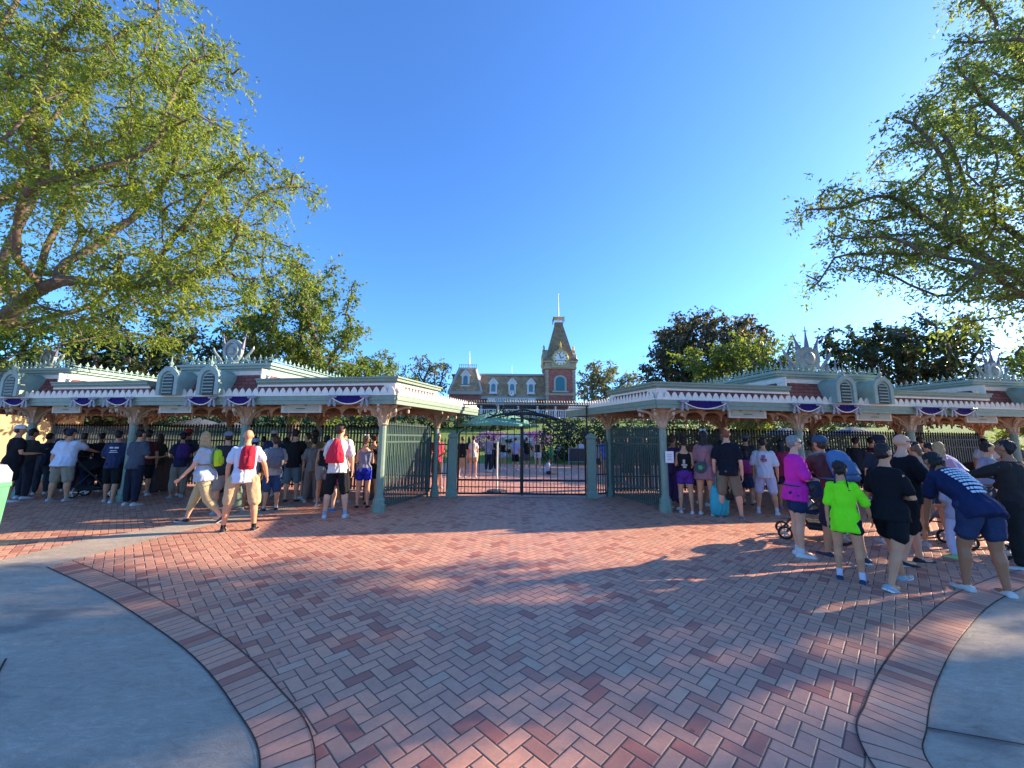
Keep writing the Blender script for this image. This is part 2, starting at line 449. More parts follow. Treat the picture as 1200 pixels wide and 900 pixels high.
L_ = {
 'bright': leaf_mat('bright_leaves', (.11, .175, .03), (.29, .335, .07), .55),
 'olive': leaf_mat('olive_leaves', (.10, .155, .045), (.24, .30, .09), .58),
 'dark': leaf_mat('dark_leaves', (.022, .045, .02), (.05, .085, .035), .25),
 'purple': leaf_mat('bronze_leaves', (.055, .06, .035), (.14, .13, .07), .3),
 'grey': leaf_mat('grey_green_leaves', (.10, .13, .07), (.22, .24, .14), .35),
 'mid': leaf_mat('mid_green_leaves', (.06, .12, .025), (.22, .28, .06), .45),
 'hedge': leaf_mat('hedge_leaves', (.03, .075, .025), (.07, .14, .05), .3),
 'violet': leaf_mat('violet_petals', (.16, .05, .32), (.35, .14, .5), .2),
 'whitepet': leaf_mat('white_petals', (.6, .6, .65), (.8, .8, .8), .2),
}
# ------------------------------------------------------------------ the ground
def sheet(name, pts, z, m, kind='structure'):
    from mathutils.geometry import tessellate_polygon
    bm = bmesh.new(); vs = [bm.verts.new((p[0], p[1], z)) for p in pts]
    for t in tessellate_polygon([[Vector((p[0], p[1], 0)) for p in pts]]):
        try: bm.faces.new([vs[i] for i in t])
        except ValueError: pass
    for f in bm.faces:
        if f.normal.z < 0: f.normal_flip()
    me = bpy.data.meshes.new(name); bm.to_mesh(me); bm.free(); me.materials.append(m)
    o = bpy.data.objects.new(name, me); C.objects.link(o); o['kind'] = kind; return o
sheet('ground', [(-220, -60), (220, -60), (220, 260), (-220, 260)], 0, M_['herring'])

def spline(P, n=10):
    P = [Vector(p) for p in P]; out = []
    Q = [P[0]*2-P[1]] + P + [P[-1]*2-P[-2]]
    for i in range(1, len(Q)-2):
        for k in range(n):
            t = k/n; a, b, c, d = Q[i-1], Q[i], Q[i+1], Q[i+2]
            out.append(.5*((2*b) + (c-a)*t + (2*a-5*b+4*c-d)*t*t + (3*b-a-3*c+d)*t**3))
    out.append(P[-1]); return out
curveL = spline([(-.72, -2.0), (-.70, -.6), (-.80, .6), (-.98, 1.5), (-1.21, 2.12), (-1.65, 2.55), (-2.25, 3.02), (-3.0, 3.5), (-4.2, 4.2), (-5.62, 4.94)])
curveR = spline([(1.75, -2.0), (1.72, -.6), (1.80, .8), (1.93, 1.6), (2.10, 2.16), (2.36, 2.42), (2.89, 2.85), (3.81, 3.49), (5.08, 4.25), (6.8, 5.0), (9.5, 5.8), (14, 6.8), (24, 8.2)])
band_lo = [gnd(150, 640), gnd(240, 617), gnd(330, 599), gnd(352, 594)]
band_hi = [gnd(352, 589), gnd(330, 592), gnd(240, 608), gnd(100, 633), gnd(0, 657)]
sheet('concrete_apron', [(p.x, p.y) for p in curveL + band_lo + band_hi] + [(-14, 5.0), (-40, 3.0), (-40, -2)], .004, M_['concrete'])
sheet('concrete_path', [(p.x, p.y) for p in curveR] + [(40, 8.2), (40, -2)], .004, M_['concrete'])
def ribbon(name, curve, w0, w1, side, z, m):
    me = bpy.data.meshes.new(name); V = []; F = []; U = []; L = 0
    for i, p in enumerate(curve):
        d = (curve[min(i+1, len(curve)-1)] - curve[max(i-1, 0)]); d = d.normalized(); nn = Vector((d.y, -d.x))*side
        if i: L += (p-curve[i-1]).length
        V += [(p.x+nn.x*w0, p.y+nn.y*w0, z), (p.x+nn.x*w1, p.y+nn.y*w1, z)]; U += [(L, 0), (L, 1)]
        if i: F.append((2*i-2, 2*i-1, 2*i+1, 2*i))
    me.from_pydata(V, [], F); uv = me.uv_layers.new()
    for l in me.loops: uv.data[l.index].uv = U[l.vertex_index]
    me.materials.append(m)
    bm = bmesh.new(); bm.from_mesh(me)
    for f in bm.faces:
        if f.normal.z < 0: f.normal_flip()
    bm.to_mesh(me); bm.free()
    o = bpy.data.objects.new(name, me); C.objects.link(o); o['kind'] = 'structure'; return o
c2 = lambda c: [Vector((p.x, p.y)) for p in c]
ribbon('paver_border', c2(curveL), 0.0, .235, 1, .008, M_['border'])
ribbon('paver_border', c2(curveR), 0.0, .26, -1, .008, M_['border'])
M_['joint'] = mat('joint_dirt', (.045, .036, .032), .9)
# dark open joints beside the border courses
ribbon('expansion_joint', c2(curveL), -.004, .003, 1, .012, M_['joint']); ribbon('expansion_joint', c2(curveR), -.004, .003, -1, .012, M_['joint'])
ribbon('expansion_joint', c2(curveL), .233, .239, 1, .012, M_['joint']); ribbon('expansion_joint', c2(curveR), .258, .264, -1, .012, M_['joint'])
jt = spline([(-3.02, 1.6), (-2.97, 1.9), (-2.99, 2.2), (-3.12, 2.5), (-3.6, 3.0)])
ribbon('expansion_joint', c2(jt), 0, .012, 1, .012, M_['black'])
ribbon('expansion_joint', [Vector((2.36, 2.42)), Vector((3.6, 2.05)), Vector((6, 1.4))], 0, .012, 1, .012, M_['black'])

# planted bank in front of the station
def lawn():
    V = []; F = []; nx, ny = 90, 26; rnd = random.Random(3)
    for j in range(ny+1):
        for i in range(nx+1):
            x = -90+180*i/nx; y = 25 + 22*j/ny
            t = max(0, (y-25)/20); z = 4.0*min(1, t) + (0.0 if j in (0,) else rnd.uniform(-.05, .05)) + .25*math.sin(x*.13)*min(1, t)*(1-min(1, t))*2
            V.append((x, y, z if j else -.05))
    for j in range(ny):
        for i in range(nx):
            a = j*(nx+1)+i; F.append((a, a+1, a+nx+2, a+nx+1))
    b = len(V); V += [(-90, 140, 4.0), (90, 140, 4.0)]
    F.append(tuple(range(ny*(nx+1), (ny+1)*(nx+1)))[::-1] + (b, b+1))
    mb = MB(); mb.add(V, F); o = mb.build('lawn_slope', M_['lawn'], smooth=True); o['kind'] = 'structure'
lawn()

# ------------------------------------------------------------------ the two entrance canopies
Z = Vector((0, 0, 1))
class Bank: pass
def bank(O, d, nrm):
    b = Bank(); b.O = Vector((*O, 0)); b.d = Vector((*d, 0)).normalized(); b.n = Vector((*nrm, 0)).normalized()
    b.M = lambda v: b.O + b.d*v[0] + b.n*v[1] + Z*v[2]
    def s_of(px, n=0.0, py=470):
        r = ray(px, py); o = b.O + b.n*n
        # t*(rx,ry) - s*d = o
        det = r.x*(-b.d.y) + b.d.x*r.y
        return (r.x*o.y - r.y*o.x)/det
    b.s = s_of; return b
a9 = R(9.0); a95 = R(9.5)
BL = bank((-2.46, 8.12), (-math.cos(a9), math.sin(a9)), (math.sin(a9), math.cos(a9)))
BR = bank((3.20, 8.50), (math.cos(a95), math.sin(a95)), (-math.sin(a95), math.cos(a95)))
SLEN = 17.0; RET = (-.76, 4.05)
def teeth(mb, p0, p1, z0, h, period, M, out=0.0, thick=.022):
    p0 = Vector(p0); p1 = Vector(p1); L = (p1-p0).length; d = (p1-p0)/L; k = int(L/period)
    nn = Vector((d.y, -d.x, 0)); w = period*.47
    mb.beam((p0.x, p0.y, z0+.012), (p1.x, p1.y, z0+.012), thick*1.4, .03, M=M)
    for i in range(k):
        c = p0 + d*((i+.5)*period)
        prof = [(-w, 0), (w, 0), (w*.92, h*.28), (w*.66, h*.56), (w*.34, h*.84), (0, h), (-w*.34, h*.84), (-w*.66, h*.56), (-w*.92, h*.28)]
        poly = [(c.x + d.x*a - nn.x*thick/2, c.y + d.y*a - nn.y*thick/2, z0 + .024 + b) for a, b in prof]
        mb.prism(poly, tuple(nn*thick), M=M)
def teeth2(*a, **k): teeth(*a, **k)
def cresting(mb, p0, p1, z0, M, h=.22, period=.15):
    p0 = Vector(p0); p1 = Vector(p1); L = (p1-p0).length; d = (p1-p0)/L; k = max(1, int(L/period))
    for zz in (.02, .07): mb.beam((p0.x, p0.y, z0+zz), (p1.x, p1.y, z0+zz), .015, .015, M=M)
    for i in range(k+1):
        c = p0 + d*(L*i/k)
        hh = h*(1.0 if i % 2 == 0 else .78)
        mb.beam((c.x, c.y, z0), (c.x, c.y, z0+hh*.62), .013, .013, M=M)
        q = [(-.008, .5), (-.045, .62), (-.02, .72), (0, 1.0), (.02, .72), (.045, .62), (.008, .5)]
        mb.prism([(c.x+d.x*a, c.y+d.y*a, z0+hh*b) for a, b in q], (d.y*.014, -d.x*.014, 0), M=M)
        mb.tube([(c.x-d.x*.03, c.y-d.y*.03, z0+hh*.3), (c.x-d.x*.05, c.y-d.y*.05, z0+hh*.42), (c.x, c.y, z0+hh*.5), (c.x+d.x*.05, c.y+d.y*.05, z0+hh*.42), (c.x+d.x*.03, c.y+d.y*.03, z0+hh*.3)], .007, 4, M=M)
def post(root, b, s, n, ztop=1.92, r=.085):
    p = b.M((s, n, 0)); mb = MB()
    mb.lathe([(r, .3), (r*.95, ztop-.1), (r*.8, ztop)], p, 10)
    po = mb.build('post', M_['green'], root, smooth=False)
    mb = MB(); mb.lathe([(r*1.75, 0), (r*1.75, .14), (r*1.5, .17), (r*1.5, .27), (r*1.15, .31), (r*1.02, .36)], p, 8, square=True); mb.build('plinth', M_['green'], po)
    mb = MB(); mb.lathe([(r*1.0, ztop-.06), (r*1.45, ztop-.03), (r*1.1, ztop), (r*1.25, ztop+.1), (r*2.0, ztop+.24), (r*2.9, ztop+.36), (r*2.9, ztop+.40)], p, 10)
    for k in range(8):
        a = k*math.pi/4 + .1; u = Vector((math.cos(a), math.sin(a), 0)); L = .50 if k % 2 == 0 else .40
        pts = [p + u*(r*1.0 + L*(1-math.cos(t))) + Z*(ztop + .36*math.sin(t)) for t in np.linspace(0, math.pi/2, 7)]
        for i in range(6): mb.beam(pts[i], pts[i+1], .035, .05)
        pts2 = [p + u*(r*.9 + .10 + .10*math.cos(t)) + Z*(ztop+.23+.09*math.sin(t)) for t in np.linspace(0, 2*math.pi, 9)]
        mb.tube(pts2, .016, 4)
        e = p + u*(r + L*.9); mb.sphere(e + Z*(ztop+.26), (.035, .035, .05), 6, 5)
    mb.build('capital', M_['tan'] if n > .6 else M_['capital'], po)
    return po
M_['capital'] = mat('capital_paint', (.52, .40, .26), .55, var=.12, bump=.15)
def dormer(parent, b, s, n0=.08):
    mb = MB(); w = .235; zb = 2.52; zs = 2.88
    def arch(w, zs, k=12): return [(-w, zb)] + [(-w*math.cos(t), zs + w*1.08*math.sin(t)) for t in np.linspace(0, math.pi, k)] + [(w, zb)]
    o = arch(w, zs)
    mb.prism([(s+a, n0-.24, z) for a, z in o], (0, .98, 0), M=b.M, mi=0)              # barrel hood
    # thick moulded rim in front
    rim = arch(w+.045, zs); inn = arch(w-.05, zs)
    vs = [(s+a, n0-0.280, z) for a, z in rim] + [(s+a, n0-0.280, z) for a, z in inn] + [(s+a, n0-0.235, z) for a, z in rim] + [(s+a, n0-0.235, z) for a, z in inn]
    k = len(rim); fs = []
    for i in range(k-1): fs += [(i, i+1, k+i+1, k+i), (2*k+i, 3*k+i, 3*k+i+1, 2*k+i+1), (i, 2*k+i, 2*k+i+1, i+1), (k+i, k+i+1, 3*k+i+1, 3*k+i)]
    mb.add([b.M(v) for v in vs], fs, 1)
    ov = arch(.14, zs-.02); mb.prism([(s+a, n0-0.252, z) for a, z in ov], (0, .011, 0), M=b.M, mi=2)
    for z in np.arange(2.58, 3.0, .075):
        hw = .135 if z < zs else .135*math.sqrt(max(.05, 1-((z-zs)/.17)**2))
        mb.box((s, n0-0.265, z), (hw*2, .02, .022), M=b.M, mi=1)
    p = (s, n0-0.230, zs+w*1.08)
    mb.lathe([(.05, -.02), (.06, .04), (.025, .07), (.045, .11), (.045, .14), (.018, .17), (.004, .3)], p, 6, M=b.M, mi=1)
    for sg in (-1, 1):
        mb.tube([(s+sg*.03, n0-0.240, p[2]+.02), (s+sg*.12, n0-0.240, p[2]+.05), (s+sg*.16, n0-0.240, p[2]), (s+sg*.12, n0-0.240, p[2]-.04)], .018, 5, M=b.M, mi=1)
    mb.build('dormer', [M_['green_l'], M_['green_l'], M_['iron']], parent)
def cupola(root, b, s0, s1, s1t, dorm, crest_kind):
    zb, zt = 2.47, 3.14; n0, n1 = .10, 3.9; nt = .40      # mansard: the front leans back
    mb = MB(); V = [(s0, n0, zb), (s1, n0, zb), (s1t, nt, zt), (s0, nt, zt), (s0, n1, zb), (s1, n1, zb), (s1t, n1, zt), (s0, n1, zt)]
    mb.add([b.M(v) for v in V], [(0, 1, 2, 3), (7, 6, 5, 4), (0, 3, 7, 4), (1, 5, 6, 2), (3, 2, 6, 7), (0, 4, 5, 1)])
    cu = mb.build('cupola', M_['shingle'], root)
    mb = MB()
    mb.beam((s0+.05, n0-.012, zb), (s0+.05, nt-.012, zt), .16, .03, M=b.M, up=(0, 1, 0))
    for nn in (n0+.06, 1.3, 2.6, n1-.1): mb.beam((s0-.012, nn, zb), (s0-.012, nn, zt), .03, .14, M=b.M, up=(0, 1, 0))
    mb.beam((s0-.016, n0, zt-.06), (s0-.016, n1, zt-.06), .03, .12, M=b.M)
    mb.beam((s1, n0-.014, zb), (s1t, nt-.014, zt), .09, .03, M=b.M, up=(0, 1, 0))
    mb.beam((s0, nt-.03, zt-.05), (s1t, nt-.03, zt-.05), .05, .10, M=b.M)
    mb.build('corner_boards', M_['cream'], cu)
    # cornice: two stepped slabs
    mb = MB(); sg = .10
    for (z0, z1, o) in ((zt, zt+.05, .03), (zt+.05, zt+.11, .09), (zt+.11, zt+.16, .14)):
        mb.prism([(s0-o, nt-.04-o, z0), (s1t+o*1.3, nt-.04-o, z0), (s1t+o*1.3, n1+o, z0), (s0-o, n1+o, z0)], (0, 0, z1-z0), M=b.M)
    mb.build('cornice', M_['green_l'], cu)
    for s in dorm: dormer(cu, b, s)
    mb = MB(); zc = zt+.16
    cresting(mb, (s0-.08, nt-.10, 0), (s1t+.12, nt-.10, 0), zc, b.M)
    cresting(mb, (s0-.08, nt-.10, 0), (s0-.08, n1, 0), zc, b.M)
    cresting(mb, (s1t+.12, nt-.10, 0), (s1t+.12, n1, 0), zc, b.M)
    mb.build('cresting', M_['cresting'], cu)
    return cu, zc
M_['cresting'] = mat('cresting_paint', (.22, .36, .32), .5, metal=.1, var=.15)
def crest(b, s, n, z, label, three=True, sz=1.0):
    """generic cast crest: shield medallion, scrolls and pennant spires"""
    p = b.M((s, n, z)); root = thing('roof_crest', label, 'roof ornament', p, 'cast crests on the cupola roofs')
    u = b.d; w = b.n
    def Q(a, h, o=0): return p + u*(a*sz) + Z*(h*sz) + w*(o*sz)
    mb = MB()
    if three:
        poly = [(-.24, .18), (.24, .18), (.29, .42), (.25, .66), (.17, .66), (.17, .60), (.10, .60), (.10, .68), (-.10, .68), (-.10, .60), (-.17, .60), (-.17, .66), (-.25, .66), (-.29, .42)]
    else:
        poly = [(.29*math.cos(t), .48+.33*math.sin(t)) for t in np.linspace(0, 2*math.pi, 20)[:-1]]
    mb.prism([Q(a, h, -.04) for a, h in poly], tuple(w*(.08*sz)))
    mb.beam(Q(-.5, .03), Q(.5, .03), .14*sz, .06*sz); mb.lathe([(.12*sz, 0), (.1*sz, .1*sz), (.16*sz, .2*sz)], tuple(p), 8)
    if three: mb.sphere(Q(0, .42, -.05), (.13*sz, .05*sz, .15*sz), 12, 8)
    else:
        mb.tube([Q(.2*math.cos(t), .48+.23*math.sin(t), -.06) for t in np.linspace(0, 2*math.pi, 17)], .03*sz, 5)
        mb.sphere(Q(0, .48, -.05), (.1*sz, .05*sz, .12*sz), 10, 6)
    mb.build('medallion', M_['verdigris'], root, smooth=False)
    for sg in (-1, 1):
        mb = MB()
        pts = [Q(sg*(.30 + .16*(1-math.cos(t))), .10 + .5*t/3.14*1.0, 0) for t in np.linspace(0, 3.1, 9)]
        mb.tube(pts, [.035*sz]*8+[.012*sz], 6)
        mb.tube([Q(sg*(.40+.10*math.cos(t)*(1-t/9)), .16+.10*math.sin(t)*(1-t/9)) for t in np.linspace(0, 6, 14)], .022*sz, 5)
        mb.tube([Q(sg*(.58+.07*math.cos(t)*(1-t/9)), .10+.07*math.sin(t)*(1-t/9)) for t in np.linspace(0, 6, 14)], .018*sz, 5)
        mb.build('scroll', M_['verdigris'], root)
    for a0, h0, a1, h1 in (((0, .62, 0, 1.18), (-.2, .58, -.36, 1.02), (.2, .58, .36, 1.02), (-.45, .1, -.52, .62), (.45, .1, .52, .62), (-.68, .02, -.74, .42), (.68, .02, .74, .42)) if three else ((-.26, .5, -.36, .98), (.26, .5, .36, .98))):
        mb = MB(); mb.tube([Q(a0, h0), Q(a0+(a1-a0)*.15, h0+(h1-h0)*.12), Q(a0+(a1-a0)*.3, h0+(h1-h0)*.3), Q(a0+(a1-a0)*.55, h0+(h1-h0)*.55), Q(a1, h1)], [.03*sz, .05*sz, .04*sz, .022*sz, .005*sz], 7)
        mb.box(tuple(Q(a0+(a1-a0)*.8, h0+(h1-h0)*.8)), (.12*sz, .02, .02)); mb.build('finial', M_['spire_violet'], root)
    return root
M_['spire_violet'] = mat('violet_grey_finial', (.20, .19, .24), .45, metal=.2)

def canopy(b, label, cup, posts, backposts, signs, sgn):
    root = thing('entrance_canopy', label, 'entrance canopy', b.M((0, .5, 0)))
    P = [(0.03, .03), (SLEN, .03), (SLEN, 4.0), (RET[0]+.05, 4.0)]
    mb = MB(); mb.prism([(s, n, 2.42) for s, n in P], (0, 0, .06), M=b.M); mb.build('roof_deck', M_['green'], root)
    mb = MB(); mb.prism([(s, n, 2.34) for s, n in P], (0, 0, .03), M=b.M)
    for s in np.arange(.5, SLEN, .55): mb.beam((s, .06, 2.315), (s, 3.95, 2.315), .05, .07, M=b.M)
    mb.beam((-.35, 2.0, 2.29), (SLEN, 2.0, 2.29), .09, .14, M=b.M)
    mb.build('soffit', M_['soffit'], root)
    # moulded fascia: lower board, bead, upper board
    mb = MB()
    edges = [((0, 0), (SLEN, 0)), ((0, 0), RET), (RET, (SLEN, RET[1]))]
    for (p, q) in edges:
        for (zc, h, w) in ((2.345, .09, .05), (2.405, .035, .09), (2.455, .07, .07)):
            mb.beam((p[0], p[1], zc), (q[0], q[1], zc), w, h, M=b.M)
    mb.build('fascia', M_['green'], root)
    mb = MB()
    for (p, q) in edges: mb.beam((p[0], p[1], 2.505), (q[0], q[1], 2.505), .10, .03, M=b.M)
    teeth(mb, (.02, .0, 0), (SLEN, .0, 0), 2.52, .135, .172, b.M); teeth(mb, (-.03, .05, 0), (RET[0], RET[1], 0), 2.52, .15, .125, b.M)
    mb.build('gingerbread', M_['cream'], root)
    # raised frieze behind the gingerbread, with its own cornice
    k = lambda n: RET[0]*n/RET[1]
    segs = [(.06, cup[0][0])] + [(cup[q][1]-.12, cup[q+1][0] if q+1 < len(cup) else SLEN) for q in range(len(cup))]
    for q, (sa, sb) in enumerate(segs):
        if sb-sa < .2: continue
        mf, mt, mc = MB(), MB(), MB()
        ka = (lambda n: k(n)) if q == 0 else (lambda n: 0.0)
        mf.prism([(sa, .07, 2.48), (sb, .07, 2.48), (sb, 1.75, 2.48), (ka(1.75)+sa, 1.75, 2.48)], (0, 0, .29), M=b.M)
        mt.beam((sa-.01, .055, 2.735), (sb-.004, .055, 2.735), .03, .045, M=b.M)
        for (z0, z1, o) in ((2.76, 2.80, .03), (2.80, 2.86, .08), (2.86, 2.895, .11)):
            oa = o if q == 0 else 0
            mc.prism([(sa-oa, .07-o, z0), (sb-.006, .07-o, z0), (sb-.006, 1.75+o, z0), (ka(1.75)+sa-oa, 1.75+o, z0)], (0, 0, z1-z0), M=b.M)
        if q == 0: first = mt
        else: mt.build('frieze_trim', M_['cream'], root)
        mf.build('frieze', M_['shingle'], root); mc.build('cornice', M_['green'], root)
    mt = first
    mt.beam((.045, .07, 2.735), (k(1.75)+.045, 1.75, 2.735), .03, .045, M=b.M)
    mt.box((.17, .06, 2.62), (.26, .03, .19), M=b.M)
    mt.beam((.043, .075, 2.62), (k(.3)+.043, .3, 2.62), .03, .19, M=b.M); mt.beam((k(1.6)+.043, 1.6, 2.62), (k(1.75)+.043, 1.75, 2.62), .03, .19, M=b.M)
    mt.build('frieze_trim', M_['cream'], root)
    crests = []
    for c in cup:
        cu, zc = cupola(root, b, *c[:4], None); crests.append((c, zc))
    # fretwork valance under the soffit
    def val(p0, p1, n):
        mb = MB(); L = p1-p0; k = max(2, int(L/.42)); w = L/k
        for i in range(k):
            a = p0+i*w
            prof = [(a, 2.33), (a+w, 2.33), (a+w, 2.12)] + [(a+w*.5+w*.46*math.cos(t), 2.14+.13*math.sin(t)) for t in np.linspace(0, math.pi, 9)] + [(a, 2.12)]
            mb.prism([(s, n, z) for s, z in prof], (0, .03, 0), M=b.M)
            mb.sphere(b.M((a, n+.015, 2.10)), (.025, .025, .045), 6, 5)
            mb.tube([(a+w*.5+.06*math.cos(t), n-.012, 2.30+.02*math.sin(t)) for t in np.linspace(0, 2*math.pi, 7)], .008, 4, M=b.M)
        mb.build('valance', M_['tan'], root)
    for i in range(len(posts)-1): val(posts[i][0]+.15, posts[i+1][0]-.15, .50)
    for i in range(len(backposts)-1): val(backposts[i][0]+.1, backposts[i+1][0]-.1, 2.4)
    for s, n in posts: post(root, b, s, n)
    for s, n in backposts: post(root, b, s, n, r=.07)
    for (c, zc), lab, three, cs, sz in zip(crests, [x[4] for x in cup], [x[5] for x in cup], [x[6] for x in cup], [x[7] for x in cup]):
        crest(b, cs, .80, zc, lab, three, sz)
    return root
pL = [(.486, .45)] + [(BL.s(px, .45, 500), .45) for px in (288, 157, 38)] + [(14.2, .45)]
pR = [(.39, .45)] + [(BR.s(px, .45, 500), .45) for px in (935, 1066, 1186)] + [(14.6, .45)]
bpL = [(.10, 2.85)] + [(s+.1, 3.3) for s, n in pL[1:]]
bpR = [(.10, 2.85)] + [(s+.1, 3.3) for s, n in pR[1:]]
sL = BL.s; sR = BR.s
wL = sL(165)-sL(298); wR = sR(1057)-sR(928)
cupL = [(sL(298), sL(165), sL(197), [sL(250), sL(203)], 'round grey cast crest with two violet finials beside the sunlit tree', False, sL(262, .55, 420), .95),
        (sL(57), sL(57)+wL, sL(57)+wL*.78, [sL(20), sL(57)+wL*.66], 'round grey cast crest against dark trees at the far left cupola', False, sL(42, .55, 420), .85)]
cupR = [(sR(928), sR(1057), sR(1040), [sR(984), sR(1027)], 'grey shield crest with three violet spires, tall against the open sky', True, sR(957, .55, 420), 1.18),
        (sR(1163), sR(1163)+wR, sR(1163)+wR*.85, [sR(1163)+wR*.42, sR(1163)+wR*.75], 'grey shield crest over the cupola cut by the right edge', True, sR(1176, .55, 420), .95)]
canopy(BL, 'long green and cream entrance canopy left of the iron gate, its end facade sunlit', cupL, pL, bpL, None, -1)
canopy(BR, 'long green and cream entrance canopy right of the iron gate, its near end in shade', cupR, pR, bpR, None, 1)

# hanging signs
def lane_sign(b, px0, px1, label):
    s0, s1 = sorted((b.s(px0, .10, 480), b.s(px1, .10, 480))); c = (s0+s1)/2; w = s1-s0
    root = thing('lane_sign', label, 'sign', b.M((c, .10, 2.12)), 'signs hanging over the entrance lanes')
    mb = MB(); mb.box((c, .10, 2.215), (w, .035, .18), M=b.M)
    for e in (-1, 1): mb.beam((c+e*w*.4, .10, 2.29), (c+e*w*.4, .10, 2.36), .015, .015, M=b.M)
    mb.build('sign_frame', M_['tan_l'], root)
    mb = MB(); mb.box((c, .079, 2.215), (w*.86, .012, .11), M=b.M); mb.build('sign_panel', M_['signface'], root)
    mb = MB(); mb.box((c, .0715, 2.215), (w*.22, .006, .018), M=b.M); mb.build('sign_mark', M_['dgrey'], root)
M_['tan_l'] = mat('sign_cream', (.56, .50, .37), .6, var=.1); M_['signface'] = mat('sign_face', (.36, .37, .26), .6)
for b, px0, px1, l in ((BL, 62, 95, 'cream lane sign over the man in the white shirt, leftmost hanging sign'), (BL, 187, 225, 'cream lane sign above the fence, left of the striding blonde woman'), (BL, 330, 377, 'cream lane sign over the queue between the bald man and the red drawstring bag'),
                       (BR, 853, 897, 'cream lane sign over the man in the black shirt and khaki shorts'), (BR, 1002, 1043, 'cream lane sign under the dormers, over the neon green girl'), (BR, 1130, 1166, 'cream lane sign over the stooping crowd, last towards the right')):
    lane_sign(b, px0, px1, l)

# purple bunting swags with bows
def bunting(b, px0, px1, label, sag=.13):
    s0, s1 = sorted((b.s(px0, -.06, 472), b.s(px1, -.06, 472)))
    root = thing('bunting', label, 'bunting', b.M(((s0+s1)/2, -.06, 2.3)), 'purple swags hung along the canopy fascia')
    V = []; F = []; nx, nz = 16, 6
    for i in range(nx+1):
        t = i/nx; lo = .05 + sag*4*t*(1-t)*.9
        for j in range(nz+1):
            u = j/nz; z = 2.485 - sag*.12*4*t*(1-t) - lo*u
            n = -.075 - .02*math.sin(u*9 + 4*t*(1-t)*2) - .02*u
            V.append(b.M((s0+(s1-s0)*t, n, z)))
    for i in range(nx):
        for j in range(nz): a = i*(nz+1)+j; F.append((a, a+1, a+nz+2, a+nz+1))
    mb = MB(); mb.add(V, F); o = mb.build('swag', M_['purple'], root, smooth=True)
    md = o.modifiers.new('thick', 'SOLIDIFY'); md.thickness = .012
    mb = MB(); mb.tube([V[i*(nz+1)+nz] for i in range(nx+1)], .014, 6); mb.build('trim', M_['white'], root, smooth=True)
    for s in (s0, s1):
        mb = MB(); p = b.M((s, -.10, 2.46)); u = b.d
        for sg in (-1, 1):
            mb.sphere(p + u*(sg*.055), (.055, .03, .035), 8, 6)
            mb.prism([p + u*(sg*.01), p + u*(sg*.045), p + u*(sg*.10) - Z*.2, p + u*(sg*.065) - Z*.215, p+u*(sg*.035)-Z*.19], tuple(b.n*.012))
        mb.sphere(p, .03, 8, 6); mb.build('bow', M_['bow'], root)
M_['bow'] = mat('silver_ribbon', (.24, .26, .29), .45, var=.1)
for b, a, c, l in ((BL, 6, 31, 'purple swag on the fascia at the far left end'), (BL, 88, 110, 'purple swag above the white shirted man, left of a pair'), (BL, 126, 153, 'purple swag nearest the left dormers on their left side'), (BL, 222, 250, 'purple swag under the two round dormers of the left canopy'),
                   (BL, 268, 296, 'purple swag at the inner corner under the left cupola'), (BL, 390, 428, 'purple swag nearest the gate on the left canopy'),
                   (BR, 801, 849, 'long purple swag nearest the gate on the right canopy'), (BR, 931, 959, 'purple swag left of the dormers on the right canopy'), (BR, 977, 1003, 'purple swag between the two right dormers'),
                   (BR, 1073, 1102, 'purple swag past the dormers, left of the last pair'), (BR, 1114, 1138, 'purple swag over the bending man in pale blue, rightmost')):
    bunting(b, a, c, l)

# ------------------------------------------------------------------ iron fences, side gates and the main gate
def picket_fence(name, label, cat, p0, p1, ztop, rails, period, m, zlow=.06, group=None, spear=True, r=.011, panel=None):
    p0 = Vector((*p0[:2], 0)); p1 = Vector((*p1[:2], 0)); L = (p1-p0).length; d = (p1-p0)/L
    root = thing(name, label, cat, (p0+p1)/2, group)
    mb = MB()
    for z in rails:
        mb = MB(); mb.beam(p0+Z*z, p1+Z*z, .03, .04); mb.build('rail', m, root)
    mb = MB(); k = max(2, int(L/period))
    for i in range(k+1):
        q = p0 + d*(L*i/k)
        mb.beam(q+Z*zlow, q+Z*ztop, r*2, r*2, up=d)
        if spear: mb.lathe([(r, ztop), (r*2.2, ztop+.03), (.002, ztop+.11)], tuple(q), 4)
    mb.build('pickets', m, root)
    for q in (p0, p1):
        mb = MB(); mb.box(tuple(q+Z*(ztop/2)), (.05, .05, ztop+.02)); mb.build('end_post', m, root)
    return root
A_L = BL.M((.486, .45, 0)); B_L = BL.M((.228, 2.79, 0)); C_L = Vector((-1.64, 10.98, 0))
A_R = BR.M((.39, .45, 0)); B_R = BR.M((.14, 2.85, 0)); C_R = Vector((2.24, 10.98, 0))
gp = 'iron fence panels under the canopies'
picket_fence('iron_fence', 'dark green picket fence from the sunlit left corner post back towards the gate', 'fence', A_L*.95+B_L*.05, B_L*.95+A_L*.05, 1.86, (.1, .42, 1.50, 1.66), .075, M_['greend'])
picket_fence('iron_fence', 'dark green picket fence in shade from the right corner post to the gate', 'fence', A_R*.95+B_R*.05, B_R*.95+A_R*.05, 1.86, (.1, .42, 1.50, 1.66), .075, M_['greend'])
picket_fence('side_gate', 'narrow dark picket gate left of the main gate', 'gate', B_L*.82+C_L*.18, C_L*.78+B_L*.22, 1.5, (.1, .62, 1.42), .08, M_['greend'])
picket_fence('side_gate', 'narrow dark picket gate right of the main gate', 'gate', B_R*.82+C_R*.18, C_R*.78+B_R*.22, 1.5, (.1, .62, 1.42), .08, M_['greend'])
